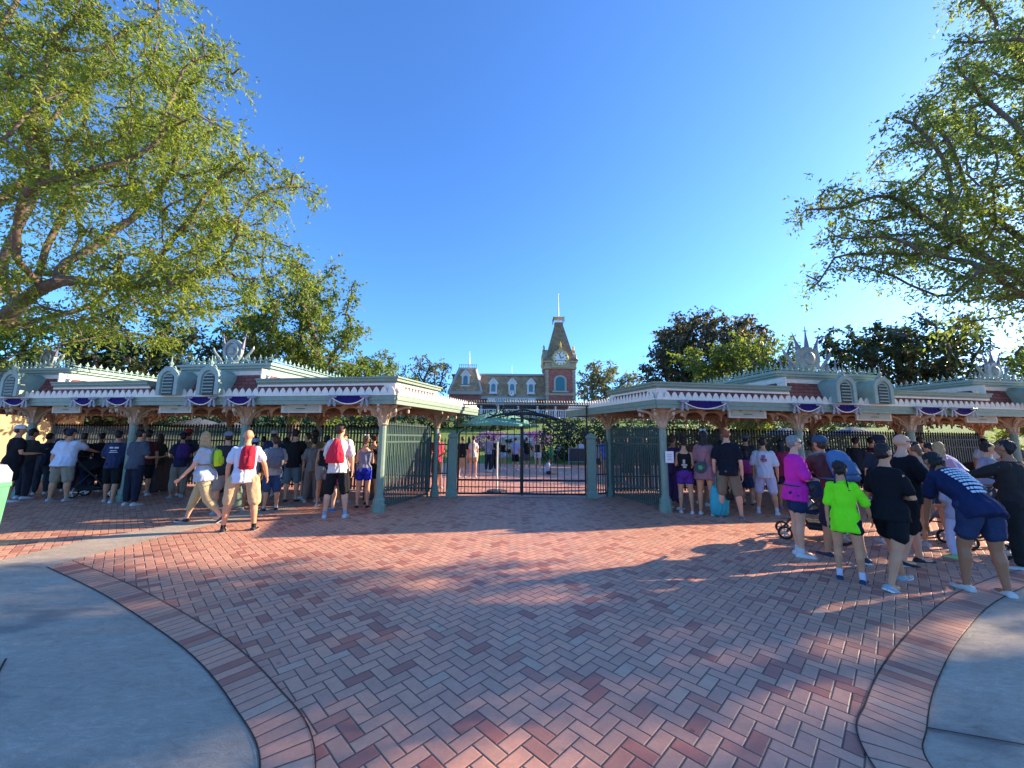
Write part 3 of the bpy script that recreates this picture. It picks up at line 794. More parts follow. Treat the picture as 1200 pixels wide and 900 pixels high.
for c, l in ((C_L, 'square green gate post with a low cap at the left hinge of the iron gate'), (C_R, 'square green gate post with a low cap at the right hinge of the iron gate')):
    root = thing('gate_post', l, 'gate post', c)
    mb = MB(); mb.lathe([(.16, .2), (.155, 1.6)], tuple(c), 4, square=True); mb.build('shaft', M_['green'], root)
    mb = MB(); mb.lathe([(.21, 0), (.21, .12), (.18, .2)], tuple(c), 4, square=True); mb.build('plinth', M_['green'], root)
    mb = MB(); mb.lathe([(.15, 1.6), (.19, 1.63), (.19, 1.68), (.08, 1.76), (.01, 1.78)], tuple(c), 4, square=True); mb.build('cap', M_['green'], root)
for b, bp, who in ((BL, bpL, 'left'), (BR, bpR, 'right')):
    for i in range(len(bp)-1):
        p0 = b.M((bp[i][0]+.12, 3.3, 0)); p1 = b.M((bp[i+1][0]-.12, 3.3, 0))
        picket_fence('iron_fence', 'black iron picket fence behind the turnstiles of the %s canopy, between its rear posts' % who, 'fence', p0, p1, 1.88, (.15, .5, 1.45, 1.72), .105, M_['iron'], r=.02, group=gp+' '+who)
def turnstile(b, s, label, grp):
    p = b.M((s, 2.1, 0)); root = thing('turnstile', label, 'turnstile', p, grp)
    mb = MB(); prof = [(-.28, 0), (.28, 0), (.30, .80), (.24, .92), (-.1, .98), (-.26, .95), (-.3, .86)]
    mb.prism([(s-.11, 2.1+a, z) for a, z in prof], (.22, 0, 0), M=b.M); mb.build('pedestal', M_['dgrey'], root)
    mb = MB(); mb.prism([(s-.125, 2.1+a, z) for a, z in [(-.27, .955), (-.1, .99), (.245, .925), (.305, .81), (.33, .82), (.26, .96), (-.1, 1.02), (-.29, .98)]], (.25, 0, 0), M=b.M); mb.build('top_plate', M_['steel'], root)
    for ang in (0, 120, 240):
        mb = MB(); h = b.M((s+.12, 1.95, .84)); e = b.M((s+.52, 1.95+.16*math.cos(R(ang)), .84-.10+.2*math.sin(R(ang+90))-.1))
        mb.tube([h, e], .02, 6); mb.build('arm', M_['steel'], root)
for b, pp, l, g in ((BL, pL, 'dark turnstile with steel arms in the shade under the left canopy', 'turnstiles under the left canopy'), (BR, pR, 'dark turnstile with steel arms in the shade under the right canopy', 'turnstiles under the right canopy')):
    for i in range(len(pp)-1):
        w = pp[i+1][0]-pp[i][0]
        for t in (.3, .75): turnstile(b, pp[i][0]+w*t, l, g)

def main_gate():
    Yg = 11.12; xl, xr = -1.50, 2.10; xm = (xl+xr)/2
    root = thing('iron_gate', 'tall black double leaf iron gate with curved bracing, closed across the way in', 'gate', (xm, Yg, 0))
    def top(x):       # sweeping quarter arches rising to the meeting stiles
        t = abs(x-xm)/(xr-xm); return 2.36 - .62*t**2.2
    for sg, (xa, xb) in ((-1, (xl, xm-.025)), (1, (xm+.025, xr))):
        mb = MB()
        for x, z in ((xa, top(xa)), (xb, top(xb))): mb.beam((x, Yg, .05), (x, Yg, z+.02), .045, .045)
        for z, h in ((.07, .05), (.25, .025), (.44, .05), (1.72, .03)): mb.beam((xa, Yg, z), (xb, Yg, z), .03, h)
        xs = np.linspace(xa, xb, 15)
        for i in range(14): mb.beam((xs[i], Yg, top(xs[i])), (xs[i+1], Yg, top(xs[i+1])), .03, .035, up=(0, 1, 0))
        leaf = mb.build('gate_leaf', M_['iron'], root)
        mb = MB(); k = 9
        for i in range(1, k):
            x = xa + (xb-xa)*i/k; mb.beam((x, Yg, .06), (x, Yg, top(x)), .02, .02)
            x2 = x - (xb-xa)/k*.5; mb.beam((x2, Yg, .06), (x2, Yg, .46), .014, .014)
        mb.build('bars', M_['iron'], leaf)
        mb = MB()
        xo, xi = (xa, xb) if sg < 0 else (xb, xa)
        for q in (.0, .30):
            pts = [(xi+(xo-xi)*(.80-q)*math.cos(t), Yg-.012, 1.80+(.52-q*.5)*math.sin(t)) for t in np.linspace(0, math.pi/2, 12)]
            mb.tube(pts, .022, 6)
        for cx, cz, r in ((.30, 1.95, .12), (.62, 1.92, .15), (.86, 2.1, .1)):
            X = xo+(xi-xo)*cx; mb.tube([(X+sg*r*(1-t/14)*math.cos(t), Yg-.01, cz+r*(1-t/14)*math.sin(t)) for t in np.linspace(0, 9, 26)], .013, 5)
        mb.build('scroll', M_['iron'], leaf)
    mb = MB(); mb.beam((xm, Yg-.03, .02), (xm, Yg-.03, 2.30), .03, .02); mb.build('drop_bolt', M_['iron'], root)
    # overthrow with cresting above the leaves
    mb = MB(); zo = 2.56
    for xa, xb in ((xl-.35, xm-.78), (xm-.5, xr+.35)):
        mb.beam((xa, Yg, zo), (xb, Yg, zo), .04, .035); mb.beam((xa, Yg, zo-.07), (xb, Yg, zo-.07), .02, .014)
        for x in np.arange(xa, xb, .075): mb.lathe([(.011, zo), (.011, zo+.08), (.018, zo+.09), (.001, zo+.15)], (x, Yg, 0), 4)
    for sg, X in ((1, xm-.78), (-1, xm-.5)):
        mb.tube([(X, Yg, zo), (X+sg*.05, Yg, zo-.06), (X+sg*.05, Yg, zo-.22), (X-sg*.03, Yg, zo-.30), (X-sg*.16, Yg, zo-.27), (X-sg*.17, Yg, zo-.18), (X-sg*.1, Yg, zo-.15)], .024, 6)
    mb.tube([(xm-.5+t*1.1, Yg, zo-.30+.16*math.sin(math.pi*t)) for t in np.linspace(0, 1, 9)], .025, 6)
    mb.tube([(xm-.9+t*1.9, Yg, zo-.42+.16*math.sin(math.pi*t)) for t in np.linspace(0, 1, 9)], .02, 6)
    for X in (xm-.62+.05, xm+.6):
        mb.tube([(X+.11*(1-t/12)*math.cos(t), Yg, zo-.2+.11*(1-t/12)*math.sin(t)) for t in np.linspace(0, 9, 24)], .014, 5)
    for X in (xl-.06, xr+.06): mb.beam((X, Yg, 1.6), (X, Yg, zo), .04, .04)
    mb.build('overthrow', M_['iron'], root)
main_gate()
# steel gate track in the paving
ribbon('gate_track', [Vector((-1.6, 11.05)), Vector((2.2, 11.05))], -.03, .03, 1, .004, M_['steel'])

# ------------------------------------------------------------------ plaza furniture
def umbrella(name, label, px_, base, rad, zrim, ztop, m, n=8, polem=None):
    p = Vector(base); root = thing(name, label, 'umbrella', p)
    mb = MB(); mb.tube([p, p+Z*ztop], .028, 8); mb.build('pole', polem or M_['white'], root)
    mb = MB(); mb.lathe([(.3, 0), (.3, .06), (.08, .1)], tuple(p), 12); mb.build('base', M_['dgrey'], root)
    V = [p+Z*ztop]; F = []
    for ring, (rr, zz) in enumerate(((.5, .42), (1.0, 1.0), (1.0, 1.12))):
        for k in range(n):
            for h in (0, 1):
                a = 2*math.pi*(k+h*.5)/n; q = rr*rad*(1 if h == 0 else .96)
                V.append(p + Vector((q*math.cos(a), q*math.sin(a), ztop-(ztop-zrim)*zz + (.02 if h and ring else 0))))
    N2 = 2*n
    for k in range(N2): F.append((0, 1+k, 1+(k+1) % N2))
    for g in range(2):
        for k in range(N2): F.append((1+g*N2+k, 1+(g+1)*N2+k, 1+(g+1)*N2+(k+1) % N2, 1+g*N2+(k+1) % N2))
    mb = MB(); mb.add(V, F); o = mb.build('canopy', m, root); md = o.modifiers.new('t', 'SOLIDIFY'); md.thickness = .01
    mb = MB()
    for k in range(n):
        a = 2*math.pi*k/n; u = Vector((math.cos(a), math.sin(a), 0))
        mb.tube([p+Z*(ztop-.02), p+u*rad*.5+Z*(ztop-(ztop-zrim)*.45-.02), p+u*rad*.98+Z*(zrim+.0)], .008, 4)
    mb.build('rib', M_['steel'], root)
umbrella('market_umbrella', 'green market umbrella on a white pole just behind the iron gate', None, gnd(582, 577), 1.28, 2.0, 2.46, cloth((.15, .34, .235), 'green_canvas'), 6)
umbrella('market_umbrella', 'slate blue shade umbrella over the blonde walking woman', None, BL.M((BL.s(236, 4.6), 4.6, 0)), .95, 1.92, 2.25, cloth((.075, .095, .125), 'slate_canvas'), 8, M_['dgrey'])
umbrella('market_umbrella', 'slate blue shade umbrella behind the bald man in white', None, BL.M((BL.s(272, 4.9), 4.9, 0)), .75, 1.9, 2.15, cloth((.075, .095, .125), 'slate_canvas'), 8, M_['dgrey'])
umbrella('market_umbrella', 'pale blue shade umbrella behind the man in the blue cap', None, BR.M((BR.s(995, 4.9), 4.9, 0)), .95, 1.85, 2.2, cloth((.14, .19, .24), 'pale_canvas'), 8, M_['dgrey'])
umbrella('market_umbrella', 'pale shade umbrella beyond the white shirted man on the right', None, BR.M((BR.s(918, 5.6), 5.6, 0)), .8, 1.85, 2.15, cloth((.14, .19, .24), 'pale_canvas'), 8, M_['dgrey'])

def bin_():
    p = Vector((-8.02, 5.98, 0)); root = thing('trash_bin', 'tall green litter bin with grey hood cut by the left edge', 'litter bin', p)
    mb = MB(); mb.lathe([(.24, .02), (.25, .06), (.285, .78), (.30, .80), (.30, .86)], tuple(p), 4, square=True); mb.build('body', mat('bin_green', (.10, .34, .17), .4), root)
    mb = MB(); mb.lathe([(.29, .86), (.29, 1.0), (.22, 1.12), (.1, 1.15)], tuple(p), 4, square=True); mb.build('hood', M_['grey'], root)
    mb = MB(); mb.box((p.x+.0, p.y-.205, .95), (.26, .02, .12)); mb.build('flap', M_['dgrey'], root)
    mb = MB(); mb.lathe([(.22, 0), (.22, .02)], tuple(p), 4, square=True); mb.build('base', M_['black'], root)
bin_()
def barrier(px, py, w, label):
    p = gnd(px, py); root = thing('crowd_barrier', label, 'barrier', p)
    mb = MB(); mb.beam(p+Vector((-w/2, 0, 1.05)), p+Vector((w/2, 0, 1.05)), .04, .04); mb.beam(p+Vector((-w/2, 0, .2)), p+Vector((w/2, 0, .2)), .03, .03)
    for s in (-.5, .5): mb.beam(p+Vector((w*s, 0, 0)), p+Vector((w*s, 0, 1.07)), .04, .04); mb.beam(p+Vector((w*s, -.25, .02)), p+Vector((w*s, .25, .02)), .05, .03)
    mb.build('frame', M_['grey'], root)
    mb = MB(); mb.box(tuple(p+Z*.62), (w*.96, .02, .8)); mb.build('panel', M_['dgrey'], root)
barrier(676, 545, 1.0, 'low dark crowd barrier inside the gate before the hedge')

def leafmass(name, label, cat, boxes, n, size, m, seed, kind=None, group=None, core=None):
    """leaves filling ellipsoids; the denser outside shows"""
    rng = np.random.default_rng(seed); P = []
    vol = np.array([b[1][0]*b[1][1]*b[1][2] for b in boxes]); vol = vol/vol.sum()
    for (c, r), f in zip(boxes, vol):
        k = int(n*f)+1; d = rng.normal(size=(k, 3)); d /= np.linalg.norm(d, axis=1)[:, None]
        P.append(np.array(c)+d*(np.clip(1-np.abs(rng.normal(size=k))*.16, .3, 1.05)[:, None])*np.array(r))
    P = np.concatenate(P); P = P[P[:, 2] > -.02]; n = len(P)
    o0 = np.array([P[:, 0].mean(), P[:, 1].mean(), min(b[0][2]-b[1][2] for b in boxes)])
    dv = rng.normal(size=(n, 3)); dv /= np.linalg.norm(dv, axis=1)[:, None]; nr = rng.normal(size=(n, 3)); sd = np.cross(dv, nr); sd /= np.linalg.norm(sd, axis=1)[:, None]
    L = size*(.6+.8*rng.random(n))[:, None]
    V = np.stack([P, P+dv*L*.5+sd*L*.28, P+dv*L, P+dv*L*.5-sd*L*.28], 1).reshape(-1, 3)-o0
    me = bpy.data.meshes.new(name); me.vertices.add(4*n); me.vertices.foreach_set('co', V.ravel()); me.loops.add(4*n); me.loops.foreach_set('vertex_index', np.arange(4*n))
    me.polygons.add(n); me.polygons.foreach_set('loop_start', np.arange(0, 4*n, 4)); me.polygons.foreach_set('loop_total', np.full(n, 4)); me.materials.append(m); me.update(calc_edges=True)
    o = bpy.data.objects.new(name, me); C.objects.link(o); o.location = o0
    tag(o, label, cat, group, kind)
    return o
def zs(y): return 4.0*max(0, min(1, (y-25)/20))
leafmass('hedge', 'clipped dark hedge along the upper edge of the lawn, left of the station', 'hedge', [((x, 38+.3*math.sin(x), zs(38)+.55), (1.5, .9, .85)) for x in np.arange(-40, 1.5, 1.7)], 16000, .22, L_['dark'], 5)
leafmass('hedge', 'tall dark green hedge inside the gate, right of the gate leaves', 'hedge', [((x, 26.5+.3*math.sin(x*2), 1.0), (1.3, 1.2, 1.75+.1*math.sin(x*3))) for x in np.arange(3.0, 22, 1.3)], 24000, .2, L_['dark'], 6)
leafmass('hedge', 'low dark hedge before the station platform, right of centre', 'hedge', [((x, 42, zs(42)-.1), (1.6, 1.0, .6)) for x in np.arange(2.5, 40, 1.9)], 9000, .25, L_['dark'], 8)
leafmass('flower_bed', 'mound of violet flowers behind the group left of the gate centre', 'flowers', [((-1.7, 29, zs(29)+.65), (1.1, .8, .65)), ((-.7, 29.5, zs(29.5)+.6), (.9, .8, .55))], 2600, .12, L_['violet'], 9)
leafmass('flower_bed', 'mound of violet flowers right of the white flower mound', 'flowers', [((2.1, 29.5, zs(29.5)+.7), (1.0, .8, .6)), ((1.3, 30.0, zs(30.0)+.65), (.8, .8, .5))], 2300, .12, L_['violet'], 10)
leafmass('flower_bed', 'oval mound of white flowers on the slope beyond the gate', 'flowers', [((.25, 27.0, .98), (1.5, .75, .95))], 4200, .13, L_['whitepet'], 11)
leafmass('flower_bed', 'dark green planting scattered through the white flower mound', 'flowers', [((.25+dx, 26.35, .98+dz), (.24, .14, .12)) for dx, dz in ((-.95, .15), (-.45, .45), (.15, .15), (.6, .45), (.95, .05), (-.25, -.2), (.5, -.25), (-.8, -.3))], 1500, .1, L_['dark'], 12)

# cream ticket office seen under the far left canopy
def office():
    p = Vector((-24.5, 17, 0)); root = thing('ticket_office', 'cream painted ticket office glimpsed below the far left canopy', 'building', p)
    mb = MB(); mb.box(tuple(p+Z*1.5), (7, 4, 3)); mb.build('wall', mat('yellow_cream_wall', (.42, .33, .16), .7, bump=.2), root)
    mb = MB(); mb.prism([p+Vector((-3.8, -2.4, 3)), p+Vector((3.8, -2.4, 3)), p+Vector((2.4, 0, 3.9)), p+Vector((-2.4, 0, 3.9))], (0, .05, .06)); mb.prism([p+Vector((-3.8, 2.4, 3)), p+Vector((3.8, 2.4, 3)), p+Vector((2.4, .06, 3.9)), p+Vector((-2.4, .06, 3.9))], (0, -.05, .06)); mb.build('roof', M_['slate'], root)
    for x in (-2.2, -.2, 1.8):
        mb = MB(); mb.box(tuple(p+Vector((x, -2.02, 1.6))), (1.1, .08, 1.3)); f = mb.build('window', M_['cream'], root)
        mb = MB(); mb.box(tuple(p+Vector((x, -2.07, 1.6))), (.9, .03, 1.1)); mb.build('pane', M_['glass'], f)
office()

# ------------------------------------------------------------------ the railroad station
def station():
    Y0 = 50.0; zb = 4.0
    root = thing('train_station', 'red brick railroad station with brown mansard roof and a clock tower', 'station', (3, Y0, zb))
    k = Y0/FPX
    def X(px): return atY(px, 470, Y0).x
    def Zp(py, px=600): return atY(px, py, Y0).z
    W = MB()
    # main hall walls
    xa, xb = X(561), X(640); zw = Zp(466)
    W.box(((xa+xb)/2, Y0+4, (zb+zw)/2), (xb-xa, 8, zw-zb))
    W.box(((X(527)+X(564))/2, Y0+3.4, (zb+Zp(463))/2), (X(564)-X(527), 8.2, Zp(463)-zb))      # left pavilion
    W.box(((X(674)+X(735))/2, Y0+4.2, (zb+Zp(470))/2), (X(735)-X(674), 6, Zp(470)-zb))      # right wing
    W.box(((X(470)+X(526))/2, Y0+4.2, (zb+Zp(478))/2), (X(526)-X(470), 6, Zp(478)-zb))
    W.build('wall', M_['brickwall'], root)
    mb = MB(); zr = Zp(439)
    mb.add([(xa-.3, Y0-.35, zw), (xb+.3, Y0-.35, zw), (xb+.3, Y0+8.3, zw), (xa-.3, Y0+8.3, zw), (xa+.2, Y0+.9, zr), (xb, Y0+.9, zr), (xb, Y0+7, zr), (xa+.2, Y0+7, zr)],
           [(3, 2, 1, 0), (0, 1, 5, 4), (1, 2, 6, 5), (2, 3, 7, 6), (3, 0, 4, 7), (4, 5, 6, 7)])
    x0, x1 = X(526.5), X(564.5); x2, x3 = X(537), X(557); z0 = Zp(461); z1 = Zp(433)
    def frus(x0, x1, x2, x3, ya, yb, z0, z1, q):
        mb.add([(x0, ya, z0), (x1, ya, z0), (x1, yb, z0), (x0, yb, z0), (x2, ya+q, z1), (x3, ya+q, z1), (x3, yb-q, z1), (x2, yb-q, z1)], [(3, 2, 1, 0), (0, 1, 5, 4), (1, 2, 6, 5), (2, 3, 7, 6), (3, 0, 4, 7), (4, 5, 6, 7)])
    frus(x0, x1, x2, x3, Y0-.9, Y0+7.2, z0, z1, 1.0)
    roof = mb.build('roof', M_['slate'], root)
    mb = MB(); mb.beam((xa, Y0+.85, zr+.1), (xb, Y0+.85, zr+.1), .3, .25); mb.beam((xa-.3, Y0-.45, zw-.1), (xb+.3, Y0-.45, zw-.1), .3, .35)
    mb.beam((x0-.1, Y0-.95, z0-.1), (x1+.1, Y0-.95, z0-.1), .3, .4); mb.beam((x2-.1, Y0+.1, z1+.08), (x3+.1, Y0+.1, z1+.08), .25, .25)
    for xx, xt in ((x0, x2), (x1, x3)): mb.beam((xx, Y0-.92, z0), (xt, Y0+.08, z1), .28, .2)
    mb.build('cornice', M_['stone'], root)
    mb = MB(); mb.beam((x2, Y0+.3, z1+.62), (x3, Y0+.3, z1+.62), .04, .04)
    for i in range(9): mb.beam((x2+(x3-x2)*i/8, Y0+.3, z1), (x2+(x3-x2)*i/8, Y0+.3, z1+.72), .05, .05)
    mb.build('roof_railing', M_['iron'], root)
    mb = MB(); c = (x2+x3)/2; mb.tube([(c, Y0+2, z1), (c, Y0+2, z1+1.2), (c, Y0+2, Zp(408))], [.16, .09, .02], 6); mb.build('finial', M_['white'], root)
    mb = MB(); mb.tube([(X(599.5), Y0+4, zr), (X(599.5), Y0+4, Zp(421))], [.06, .02], 6); mb.build('lightning_rod', M_['white'], root)
    mb = MB(); mb.box((X(531), Y0+3, (Zp(446)+Zp(436))/2), (1.1, 1.2, Zp(436)-Zp(446))); mb.box((X(531), Y0+3, Zp(436.5)), (1.35, 1.45, .2)); mb.build('chimney', M_['brickwall'], root)
    def dorm(px, pyb, pyt, yy, hw, depth=1.8):
        x = X(px); zb_, zt_ = Zp(pyb), Zp(pyt); zs_ = zt_-.62
        mb = MB(); arch = lambda w, add: [(x-w, zb_)] + [(x-w, zs_)] + [(x, zt_+add)] + [(x+w, zs_)] + [(x+w, zb_)]
        mb.prism([(a, yy, z) for a, z in arch(hw, 0)], (0, depth, 0))
        mb.beam((x-hw-.12, yy-.05, zs_-.05), (x, yy-.05, zt_+.1), .2, .15, up=(0, 1, 0)); mb.beam((x+hw+.12, yy-.05, zs_-.05), (x, yy-.05, zt_+.1), .2, .15, up=(0, 1, 0))
        mb.box((x, yy-.06, zb_-.05), (hw*2.3, .25, .14))
        d = mb.build('dormer', M_['white'], root)
        mb = MB(); w = hw*.58
        pts = [(x-w, zb_+.18)] + [(x-w*math.cos(t), zs_-.3+w*math.sin(t)) for t in np.linspace(0, math.pi, 9)] + [(x+w, zb_+.18)]
        mb.prism([(a, yy-.03, z) for a, z in pts], (0, .02, 0)); wd = mb.build('window', M_['glass'], d)
    dorm(545.5, 453, 436, Y0-.55, .5); 
    for px in (578, 600, 622): dorm(px, 461, 444.5, Y0-.25, .48)
    # small round clock over the middle of the hall
    mb = MB(); cx, cz = X(599.7), Zp(461.5)
    mb.prism([(cx+.42*math.cos(t), Y0-.75, cz+.42*math.sin(t)) for t in np.linspace(0, 2*math.pi, 25)[:-1]], (0, .35, 0)); ck = mb.build('clock', M_['gold2'], root)
    mb = MB(); mb.prism([(cx+.33*math.cos(t), Y0-.78, cz+.33*math.sin(t)) for t in np.linspace(0, 2*math.pi, 25)[:-1]], (0, .02, 0)); mb.build('clock_face', M_['white'], ck)
    mb = MB(); mb.beam((cx, Y0-.80, cz), (cx, Y0-.80, cz+.26), .05, .015, up=(0, 1, 0)); mb.beam((cx, Y0-.80, cz), (cx-.16, Y0-.80, cz-.08), .05, .015, up=(0, 1, 0)); mb.build('hand', M_['iron'], ck)
    # name board
    mb = MB(); xs0, xs1 = X(572), X(627); zs0, zs1 = Zp(472.5), Zp(467.2)
    mb.box(((xs0+xs1)/2, Y0-.95, (zs0+zs1)/2), (xs1-xs0, .12, zs1-zs0)); sb = mb.build('name_board', M_['cream'], root)
    cu = bpy.data.curves.new('lettering', 'FONT'); cu.body = 'DISNEYLAND'; cu.size = .56; cu.align_x = 'CENTER'; cu.align_y = 'CENTER'; cu.extrude = .01; cu.space_character = 1.35
    to = bpy.data.objects.new('lettering', cu); C.objects.link(to); dg = bpy.context.evaluated_depsgraph_get()
    me = bpy.data.meshes.new_from_object(to.evaluated_get(dg)); bpy.data.objects.remove(to); me.materials.append(M_['letter'])
    lo = bpy.data.objects.new('lettering', me); C.objects.link(lo); lo.parent = sb; lo.rotation_euler = (R(90), 0, 0)
    lo.location = Vector(((xs0+xs1)/2, Y0-1.03, (zs0+zs1)/2)) - world_loc(sb)
    # platform: canopy, posts and railing
    mb = MB(); mb.box(((X(540)+X(700))/2, Y0-1.5, Zp(476)), (X(700)-X(540), 3.0, .22)); mb.build('platform_canopy', M_['stone'], root)
    for px in (545, 566, 585, 607, 628, 648, 668, 690):
        mb = MB(); mb.tube([(X(px), Y0-2.8, zb), (X(px), Y0-2.8, Zp(476.5))], .11, 8); mb.build('platform_post', M_['cream'], root)
    mb = MB()
    xr0, xr1 = X(470), X(760)
    mb.beam((xr0, Y0-4.2, zb+1.0), (xr1, Y0-4.2, zb+1.0), .08, .1); mb.beam((xr0, Y0-4.2, zb+.12), (xr1, Y0-4.2, zb+.12), .08, .1)
    for x in np.arange(xr0, xr1, .26): mb.beam((x, Y0-4.2, zb+.1), (x, Y0-4.2, zb+1), .09, .05)
    mb.build('platform_railing', M_['white'], root)
    mb = MB(); mb.box((3, Y0-2, zb-.06), (44, 5.4, .3)); mb.build('platform', M_['stone'], root)
    for px in (575, 597, 617):
        mb = MB(); mb.box((X(px), Y0-.03, zb+1.7), (1.2, .08, 2.6)); d = mb.build('door', M_['stone'], root)
        mb = MB(); mb.box((X(px), Y0-.08, zb+1.9), (.9, .03, 2.0)); mb.build('pane', M_['glass'], d)
    # clock tower
    tx0, tx1 = X(638.5), X(672.5); tw = tx1-tx0; cx = (tx0+tx1)/2; yt = Y0-1.4
    zt = Zp(434); ze = Zp(425)
    mb = MB(); mb.box((cx, yt+tw/2, (zb+zt)/2), (tw, tw, zt-zb)); tow = mb.build('tower', M_['brickwall'], root)
    mb = MB()
    for sx in (-1, 1):
        for i in range(18):
            z = zb+.2+i*(zt-zb-.3)/18; mb.box((cx+sx*(tw/2-.18), yt-.03, z+.15), (.42 if i % 2 else .30, .12, .3))
            mb.box((cx+sx*(tw/2+.02), yt+.3, z+.15), (.08, .42 if i % 2 else .3, .3))
    for z, h, o in ((Zp(463), .28, .1), (zt+.15, .3, .15), (ze-.1, .2, .3)): mb.box((cx, yt+tw/2, z), (tw+o*2, tw+o*2, h))
    mb.box((cx, yt+tw/2, (zt+ze)/2), (tw+.1, tw+.1, ze-zt)); mb.build('tower_cornice', M_['goldstone'], tow)
    # flared steep spire
    mb = MB(); zap = Zp(378); prof = [(tw/2+.36, ze), (tw/2+.16, ze+.3), (tw*.45, ze+.75), (.48, zap)]
    V = []
    for r, z in prof: V += [(cx-r, yt+tw/2-r, z), (cx+r, yt+tw/2-r, z), (cx+r, yt+tw/2+r, z), (cx-r, yt+tw/2+r, z)]
    F = [(3, 2, 1, 0)]
    for i in range(3):
        for j in range(4): F.append((i*4+j, i*4+(j+1) % 4, i*4+4+(j+1) % 4, i*4+4+j))
    F.append((12, 13, 14, 15)); mb.add(V, F); mb.build('spire', M_['spire'], tow)
    mb = MB(); mb.box((cx, yt+tw/2, zap+.08), (1.1, 1.1, .16)); mb.box((cx, yt+tw/2, zap+.75), (1.5, 1.5, .06))
    for a in (-.7, 0, .7):
        for b2 in (-.7, .7): mb.beam((cx+a, yt+tw/2+b2, zap+.1), (cx+a, yt+tw/2+b2, zap+.85), .06, .06); mb.beam((cx+b2, yt+tw/2+a, zap+.1), (cx+b2, yt+tw/2+a, zap+.85), .06, .06)
    mb.build('spire_railing', M_['stone'], tow)
    mb = MB(); mb.tube([(cx, yt+tw/2, zap), (cx, yt+tw/2, zap+1.5), (cx, yt+tw/2, Zp(343))], [.13, .11, .05], 8); mb.sphere((cx, yt+tw/2, Zp(343)), .12, 8, 6); mb.build('flagpole', M_['white'], tow)
    def clock(axis, sg):
        u, w = (Vector((1, 0, 0)), Vector((0, -1, 0))) if axis == 'y' else (Vector((0, 1, 0)), Vector((sg, 0, 0)))
        c = Vector((cx, yt+tw/2, Zp(422.5))) + w*(tw/2+.28); r = .92
        mb = MB()
        mb.prism([c+u*a+Z*z for a, z in [(-1.15, -1.2), (1.15, -1.2), (1.15, .2), (.8, .85), (.3, 1.15), (0, 1.6), (-.3, 1.15), (-.8, .85), (-1.15, .2)]], tuple(-w*1.3))
        ck = mb.build('clock', M_['goldstone'], tow)
        mb = MB(); mb.prism([c+w*.03+u*(r*math.cos(t))+Z*(r*math.sin(t)) for t in np.linspace(0, 2*math.pi, 33)[:-1]], tuple(-w*.05))
        mb.tube([c+w*.04+u*(r*math.cos(t))+Z*(r*math.sin(t)) for t in np.linspace(0, 2*math.pi, 33)], .07, 6, mi=1)
        for q in range(12):
            t = q*math.pi/6; mb.beam(c+w*.05+u*(r*.72*math.cos(t))+Z*(r*.72*math.sin(t)), c+w*.05+u*(r*.88*math.cos(t))+Z*(r*.88*math.sin(t)), .09, .03, up=w, mi=2)
        mb.beam(c+w*.06, c+w*.06+u*-.18+Z*.68, .08, .02, up=w, mi=2); mb.beam(c+w*.07, c+w*.07+u*.42+Z*.2, .09, .02, up=w, mi=2)
        mb.lathe([(.1, 1.35), (.2, 1.5), (.12, 1.7), (.16, 1.9), (.02, 2.3)], tuple(c-w*.2), 8, mi=3)
    # face, hands and numerals are one dial
        mb.build('clock_face', [M_['white'], M_['gold'], M_['iron'], M_['gold']], tow)
    clock('y', 1); clock('x', 1); clock('x', -1)
    # arched window of the tower with stone surround
    wx, wz0, wz1 = X(655), Zp(459), Zp(447)
    mb = MB(); 
    for (hw, yy, nm, mm) in ((.82, yt-.10, 'window', M_['stone']), (.55, yt-.14, 'pane', M_['teal'])):
        pts = [(wx-hw, wz0)] + [(wx-hw*math.cos(t), wz1+hw*.8*math.sin(t)) for t in np.linspace(0, math.pi, 11)] + [(wx+hw, wz0)]
        mb = MB(); mb.prism([(a, yy, z) for a, z in pts], (0, .12, 0)); 
        if nm == 'window': mb.box((wx, yy, wz0-.12), (hw*2.5, .3, .2))
        mb.build(nm, mm, tow)
M_['gold2'] = mat('ochre_paint', (.55, .42, .2), .5); M_['goldstone'] = mat('ochre_stone', (.46, .37, .23), .65, var=.1)
M_['letter'] = mat('lettering_brown', (.22, .17, .13), .6); M_['spire'] = shingle_mat('ochre_spire_slates', (.24, .175, .09), .3, .25); M_['teal'] = mat('teal_blind', (.05, .20, .22), .4)
station()

# ------------------------------------------------------------------ trees
tree('shade_tree', 'big airy tree with fine yellow green leaves spreading in from the left edge', 'tree', (-18.0, 9.8, 0),
     [((-11.2, 10, 9.3), (4.6, 3.4, 4.2)), ((-7.5, 9.6, 8.0), (2.4, 2.0, 2.0)), ((-9.0, 9.6, 6.3), (3.6, 2.6, 1.6)), ((-12.8, 9.8, 5.0), (2.6, 2.4, 1.3)), ((-13.7, 10, 13), (4.6, 3.2, 3.4)), ((-16, 10, 9), (3, 3, 4)), ((-8.6, 9.6, 10.6), (1.9, 2, 1.6)), ((-14.5, 9.8, 4.6), (1.8, 2, 1.1)), ((-10.4, 9.4, 5.0), (2.4, 2, .9)), ((-8.0, 9.3, 5.2), (1.9, 1.6, .8)), ((-13.0, 9.4, 3.9), (1.8, 1.5, .7))],
     2200, .33, .005, .24, .36, 86, .105, L_['bright'], 11, droop=.32, spread=.36, twig_max=4.5, per=12, sig=.42)
